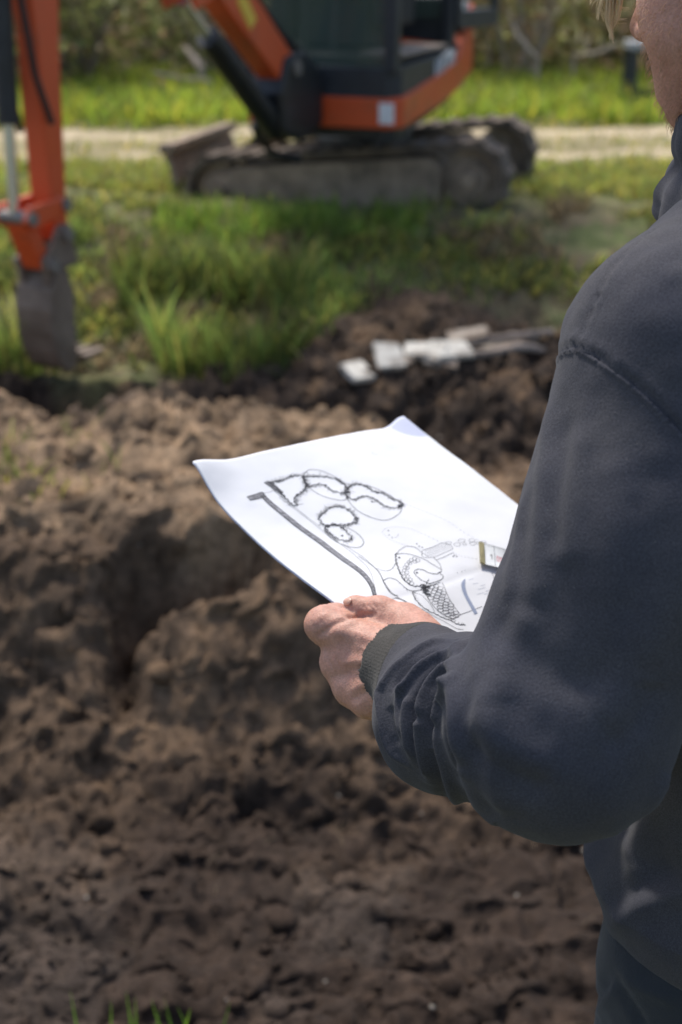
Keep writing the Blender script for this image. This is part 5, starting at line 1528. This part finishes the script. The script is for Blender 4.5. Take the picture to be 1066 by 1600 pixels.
k = min(len(ba), len(bb)); grey.poly((ba[:k], bb[:k])); ink.strip(ba, .0008); ink.strip(bb, .0008)
for i in range(k): ink.strip(np.linspace(ba[i], bb[i], 3)+ri.normal(0, .0003, (3, 2)), .0003)
wa = smooth_line(to_uv(z8([(163, 130), (215, 165), (262, 200)])), 24); wb = smooth_line(to_uv(z8([(185, 122), (235, 158), (276, 190)])), 24)
grey.poly((wa, wb)); ink.strip(wa, .0009); ink.strip(wb, .0009)
for i in range(0, len(wa)): ink.strip(np.linspace(wa[i], wb[i], 3), .0003)
# thin outlines of lawn and beds
line(z8([(160, 196), (215, 180)]), .0003, 10); line(z8([(205, 165), (290, 235), (360, 288), (430, 345), (500, 393)]), .0003)
line(z8([(250, 218), (400, 330), (520, 425), (610, 490), (700, 560), (785, 645), (818, 740), (832, 808), (872, 836), (950, 816)]), .0003, 80)
line(z8([(640, 500), (700, 540), (760, 580), (820, 635), (850, 665), (880, 730), (920, 782), (960, 812)]), .00036, 60)
# hedges and tree crowns
for pts, ln, tk in (([(200, 125), (260, 122), (310, 100), (360, 88), (395, 96), (415, 150), (385, 192), (350, 212), (345, 238), (360, 268), (330, 262), (290, 222), (265, 192), (230, 152)], .006, 90),
                ([(392, 98), (440, 94), (520, 95), (590, 110), (640, 145), (668, 182), (640, 190), (600, 190), (560, 175), (500, 140), (420, 152)], .0045, 80),
                ([(645, 172), (700, 140), (760, 150), (820, 185), (870, 195), (930, 230), (988, 255), (968, 278), (920, 280), (870, 265), (830, 235), (770, 210), (740, 215), (700, 232), (660, 215)], .0045, 110),
                ([(485, 330), (520, 310), (550, 280), (600, 272), (650, 285), (690, 315), (710, 358), (680, 374), (630, 385), (580, 380), (530, 386), (500, 365)], .005, 80),
                ([(525, 400), (570, 382), (620, 395), (665, 430), (685, 460), (660, 477), (610, 470), (560, 440)], .004, 50)):
    uv = line(z8(pts), .00072, 90, closed=True, wob=.0024)
    hatch_inside(uv, -1, ln, int(tk*2.6), .00022); hatch_inside(uv, 1, .0016, tk, .00022)
for pts in ([(395, 92), (430, 55), (500, 60), (580, 95), (640, 140), (664, 190), (650, 232), (580, 230), (500, 205), (430, 160), (400, 118)],
            [(645, 182), (690, 148), (760, 145), (850, 175), (930, 220), (982, 260), (970, 310), (920, 345), (860, 354), (780, 330), (710, 290), (660, 230)],
            [(520, 402), (560, 386), (620, 390), (690, 415), (740, 455), (755, 490), (730, 515), (680, 514), (620, 495), (560, 460), (530, 430)]):
    uv = line(z8(pts), .0005, 90, closed=True, jit=.00008); hatch_inside(uv, 1, .0012, 12)
line(z8([(393, 92), (402, 70), (420, 72), (425, 90), (408, 100), (394, 94)]), .0005, 30)
line(z8([(640, 190), (645, 160), (665, 165), (675, 195), (665, 225), (645, 215)]), .0004, 30)
dot(z8([(530, 146), (805, 244), (627, 447)]), .0011)
hatch_inside(to_uv(z8([(985, 250), (978, 262), (972, 272), (965, 270), (975, 255)])), 1, .003, 26, .0004)
# dotted bed, stepping stones, steps
line(z7([(160, 45), (190, 22), (260, 15), (350, 30), (440, 65), (545, 118)]), .00026, 80, dash=True); line(z7([(158, 48), (200, 92), (260, 120), (330, 140), (425, 168)]), .00026, 60, dash=True)
dot(z7([(200, 40), (205, 70), (225, 86), (390, 128), (405, 145), (425, 152), (640, 205), (655, 212), (632, 212)]), .0007); dot(z7([(660, 320), (690, 314), (710, 305)]), .0004)
line(z7([(265, 60), (262, 78), (240, 88)]), .0002, 20)
def cell(cx, cy, rx, ry, w=.0003, ang=None):
    a0 = ri.uniform(0, 6.28); m = int(ri.integers(5, 8))
    pts = [(cx+rx*math.cos(a0+6.28*i/m)*ri.uniform(.8, 1.1), cy+ry*math.sin(a0+6.28*i/m)*ri.uniform(.8, 1.1)) for i in range(m)]
    uv = to_uv(z7(pts)); uv = np.vstack([uv, uv[:1]]); q = []
    for i in range(len(uv)-1): q += list(uv[i]+(uv[i+1]-uv[i])*np.linspace(0, 1, 5)[:-1, None])
    ink.strip(np.array(q+[uv[0]]), w)
for cx, cy, rx, ry in ((602, 122, 20, 11), (660, 132, 24, 13), (690, 106, 26, 13), (708, 128, 14, 10), (755, 104, 28, 12), (762, 126, 26, 12), (802, 122, 16, 9), (832, 116, 20, 9)): cell(cx, cy, rx, ry)
line(z7([(425, 172), (500, 148), (570, 120), (630, 156), (570, 188), (500, 216), (430, 216), (425, 190)]), .00036, 60, closed=True)
for i in range(15):
    t = i/14; line(z7([(438+t*130, 172-t*50), (478+t*145, 214-t*58)]), .00018, 6)
line(z7([(520, 236), (580, 212), (635, 184)]), .0004, 20); line(z7([(630, 190), (700, 212), (790, 230)]), .00026, 30, dash=True)
# round bed with stones and inner planting
uv = line(z7([(256, 196), (305, 192), (370, 205), (440, 232), (500, 268), (552, 300), (545, 325), (566, 345), (548, 368), (500, 386), (455, 392), (470, 365)]), .00055, 90, jit=.0001)
uv = line(z7([(250, 190), (252, 240), (270, 300), (300, 360), (345, 400), (390, 410), (440, 396)]), .00095, 70, wob=.0011); hatch_inside(uv, -1, .002, 24)
line(z7([(250, 200), (275, 170), (320, 145), (380, 152), (420, 185), (470, 215)]), .0004, 50, jit=.00012); line(z7([(500, 218), (540, 260), (556, 300)]), .0004, 30)
for cx, cy in ((396, 238), (374, 226), (352, 236), (336, 250), (322, 266), (312, 284), (304, 304), (300, 324), (304, 346), (316, 366), (334, 380), (356, 392), (345, 258), (328, 288), (322, 318), (328, 344), (346, 366), (378, 246)): cell(cx, cy, 15, 12, .00034)
line(z7([(372, 308), (400, 296), (440, 305), (470, 320), (520, 328), (548, 312)]), .0007, 50, wob=.0006); line(z7([(370, 312), (385, 340), (420, 368), (462, 388)]), .0006, 40, wob=.0005)
dot(z7([(390, 320)]), .0011); dot(z7([(272, 220)]), .0012)
# crescent lawn edge, lobes
line(z7([(0, 208), (60, 250), (118, 296), (148, 338), (170, 388), (200, 440), (245, 475)]), .0004, 70)
line(z7([(120, 290), (180, 308), (225, 292), (250, 250)]), .0004, 40, dash=False, wob=.0005)
uv = line(z7([(165, 372), (205, 355), (250, 366), (290, 400), (330, 432), (372, 442), (440, 430)]), .0005, 70, jit=.0001); hatch_inside(uv, 1, .0012, 22)
uv = line(z7([(175, 385), (200, 430), (225, 462), (262, 474)]), .0005, 40, wob=.0006)
line(z7([(0, 305), (40, 345)]), .0003, 12)
# lower stone path and planting
line(z7([(455, 402), (470, 410), (545, 384)]), .0004, 20); line(z7([(560, 388), (582, 440), (602, 485), (640, 548), (682, 602)]), .00045, 40)
line(z7([(450, 415), (455, 470), (490, 530), (540, 580), (580, 606), (640, 635)]), .0006, 50, jit=.00015)
for i in range(34):
    cy = 405 + 215*(i/34); xl = np.interp(cy, [400, 470, 530, 580, 640], [455, 462, 492, 540, 640]); xr = np.interp(cy, [385, 440, 520, 600, 640], [545, 575, 622, 672, 672])
    cell(xl + (xr-xl)*((i*0.618) % 1.0)*.84 + 10, cy, 21, 15, .0004)
uv = to_uv(z7([(425, 450), (440, 425), (452, 412), (448, 440), (455, 460), (440, 465)])); hatch_inside(uv, 1, .004, 60, .0005); hatch_inside(uv, -1, .004, 40, .0005)
wa = smooth_line(to_uv(z7([(245, 485), (290, 502), (335, 532), (385, 572)])), 40); wb = smooth_line(to_uv(z7([(262, 482), (305, 504), (348, 532), (395, 566)])), 40)
k = min(len(wa), len(wb)); grey.poly((wa[:k], wb[:k])); ink.strip(wa, .0005); ink.strip(wb, .0004)
uv = line(z7([(362, 448), (380, 495), (420, 540), (470, 575), (510, 592), (560, 618), (620, 640), (660, 662), (715, 670)]), .0008, 80, wob=.0009); hatch_inside(uv, -1, .0035, 34)
line(z7([(365, 450), (420, 470), (470, 520), (510, 580)]), .0004, 40, jit=.0002)
line(z7([(420, 560), (500, 608), (580, 650), (650, 690), (700, 700)]), .0004, 50)
line(z7([(630, 630), (680, 600), (740, 578), (825, 545)]), .0004, 30)
# far boundary, small marks
line([(634, 788), (665, 800), (700, 815), (730, 835), (765, 853)], .00026, 80, dash=True); line(z7([(888, 318), (908, 362)]), .0004, 10)
line([(582, 706), (583, 710), (590, 711)], .0002, 8)
# slate blue pen stroke
ua = smooth_line(to_uv(z7([(706, 362), (690, 385), (686, 412), (700, 460), (730, 520), (775, 600)])), 40); ub = smooth_line(to_uv(z7([(712, 364), (712, 385), (712, 412), (724, 458), (754, 518), (795, 590)])), 40)
k = min(len(ua), len(ub)); blue.poly((ua[:k], ub[:k]), .0003)
for i in range(7):
    x, y = ri.uniform(730, 850), ri.uniform(350, 480); l = to_uv(z7([(x, y), (x+ri.uniform(20, 60), y-ri.uniform(4, 14))]))
    blue.strip(np.linspace(l[0], l[1], 4), .0003)
M_ink = mat('black_ink', (.030, .030, .036), rough=.7, spec=.2)
M_inkgrey = mat('grey_ink_wash', (.30, .30, .32), rough=.75, noise=(300, .5, 1.3), spec=.2)
M_inkblue = mat('slate_blue_ink', (.26, .30, .40), rough=.7, noise=(200, .85, 1.1), spec=.2)
tag(ink.build('ink_line', M_ink, plan), kind='stuff'); grey.build('wall_wash', M_inkgrey, plan); blue.build('pen_stroke', M_inkblue, plan)

# steel tape lying on the plan, its case in the right hand behind the sleeve
t0, t1, t2_ = to_uv([(750.5, 869.5)])[0], to_uv([(781, 879.5)])[0], to_uv([(748, 866)])[0]
td = norm(np.append(t1-t0, 0))[:2]; tn_ = np.array([-td[1], td[0]])
e0_, e1_ = to_uv([(757, 856)])[0], to_uv([(745, 884)])[0]; hw = abs((e1_-e0_)@tn_)/2; sg = 1 if (e0_-e1_)@tn_ > 0 else -1; tn_ = tn_*sg
M_tape = mat('tape_white_enamel', (.72, .74, .73), rough=.35, noise=(60, .85, 1.08), spec=.5)
M_tick = mat('tape_print_black', (.02, .02, .02), rough=.5)
M_red = mat('tape_print_red', (.62, .10, .13), rough=.5)
M_brass = mat('tape_end_brass', (.30, .26, .12), rough=.5, metal=.3, noise=(80, .7, 1.2))
M_case = mat('tape_case_plastic', (.55, .38, .03), rough=.45, noise=(30, .8, 1.1))
def TP(a, b, off=.0):      # a along the blade, b across
    uv = t0 + td*a + tn_*b*hw
    return S(uv[0], uv[1], .0030 + off - .0016*abs(b)**2*0 + .0018*b*b) 
LB = .105
tape = empty('tape_measure', tuple(TP(LB, 0))); tag(tape, 'steel tape measure pulled out over the right side of the plan', 'tape measure'); TO = TP(LB, 0)
na, nb = 50, 9
aa, bb_ = np.linspace(.0, LB, na), np.linspace(-1, 1, nb)
V = np.array([TP(a, b) for a in aa for b in bb_]) - TO; V2 = np.array([TP(a, b, -.00018) for a in aa for b in bb_]) - TO
ii = (np.arange(na-1)[:, None]*nb + np.arange(nb-1)[None]).ravel(); q = np.stack([ii, ii+1, ii+nb+1, ii+nb], 1)
blade_ = link('blade', np_mesh('blade', np.concatenate([V, V2]), np.concatenate([q, q[:, ::-1]+na*nb])), M_tape, tape, smooth=True)
def tp_strip(pts, w, m, name, acc):
    for p0, p1 in zip(pts[:-1], pts[1:]):
        d = norm(np.array(p1)-np.array(p0)); nn = np.array([-d[1], d[0]])
        p0, p1 = np.array(p0, float), np.array(p1, float); p0 = p0-d*w*.4; p1 = p1+d*w*.4
        c = [p0-nn*w/2, p0+nn*w/2, p1+nn*w/2, p1-nn*w/2]
        acc.add([TP(k[0], k[1]/hw, .00025)-TO for k in c], [(0, 1, 2, 3)])
tick = MB()
for i in range(1, 100):
    a = .003 + i*.001; l = .0042 if i % 10 == 0 else (.0030 if i % 5 == 0 else .0019)
    tp_strip([(a, -hw), (a, -hw+l)], .00022, None, '', tick); tp_strip([(a, hw), (a, hw-l)], .00022, None, '', tick)
tp_strip([(.0128, -hw), (.0128, hw)], .0003, None, '', tick)
DIG = {'1': [[(-.25, .25), (0, .5), (0, -.5)]], '2': [[(-.3, .3), (-.1, .5), (.2, .45), (.3, .2), (-.3, -.5), (.3, -.5)]], '3': [[(-.3, .4), (0, .5), (.3, .3), (0, .05), (.3, -.25), (0, -.5), (-.3, -.4)]], '4': [[(.15, -.5), (.15, .5), (-.3, -.15), (.35, -.15)]],
       '0': [[(-.25, .3), (0, .5), (.25, .3), (.25, -.3), (0, -.5), (-.25, -.3), (-.25, .3)]]}
def digit(ch, ca, s, w, acc):
    for st_ in DIG[ch]: tp_strip([(ca + x*s*.8, y*s) for x, y in st_], w, None, '', acc)
digit('1', .0105, .0062, .0007, tick)
for i, ch in enumerate('234'): digit(ch, .0305 + .01*i - .0, .0055, .0006, tick)
tick.build('scale_mark', M_tick, blade_)['kind'] = 'stuff'
red = MB()
for sgm in ([(.0160, -.003), (.0160, .0035), (.0265, .0035), (.0265, -.003), (.0160, -.003)], [(.018, -.0015), (.018, .002), (.0205, .002), (.0205, -.0015)], [(.0225, -.0015), (.0225, .002), (.0248, .002), (.0248, -.0015), (.0225, -.0015)]): tp_strip(sgm, .0005, None, '', red)
red.build('red_mark', M_red, blade_)
hk = MB(); c = [TP(-.002, -1, .0004), TP(-.002, 1, .0004), TP(.0030, 1, .0004), TP(.0030, -1, .0004)]
dnv = PN*-.0016
hk.add([k-TO for k in c] + [k+dnv-TO for k in c], [(0, 1, 2, 3), (7, 6, 5, 4), (0, 4, 5, 1), (1, 5, 6, 2), (2, 6, 7, 3), (3, 7, 4, 0)])
hk.build('end_hook', M_brass, blade_)
ca_ = TP(LB, 0); dx_ = norm(TP(LB, 0)-TP(LB-.02, 0)); dz_ = norm(PN - dx_*(PN@dx_)); dy_ = np.cross(dz_, dx_)
pol = [(-.004, -.006), (.058, -.006), (.064, .004), (.060, .040), (.046, .056), (.018, .056), (.0, .040), (-.004, .010)]
MB().prism(pol, (0, 0, 0), dx_, dz_, dy_, .030).build('case', M_case, tape, bevel=.004)
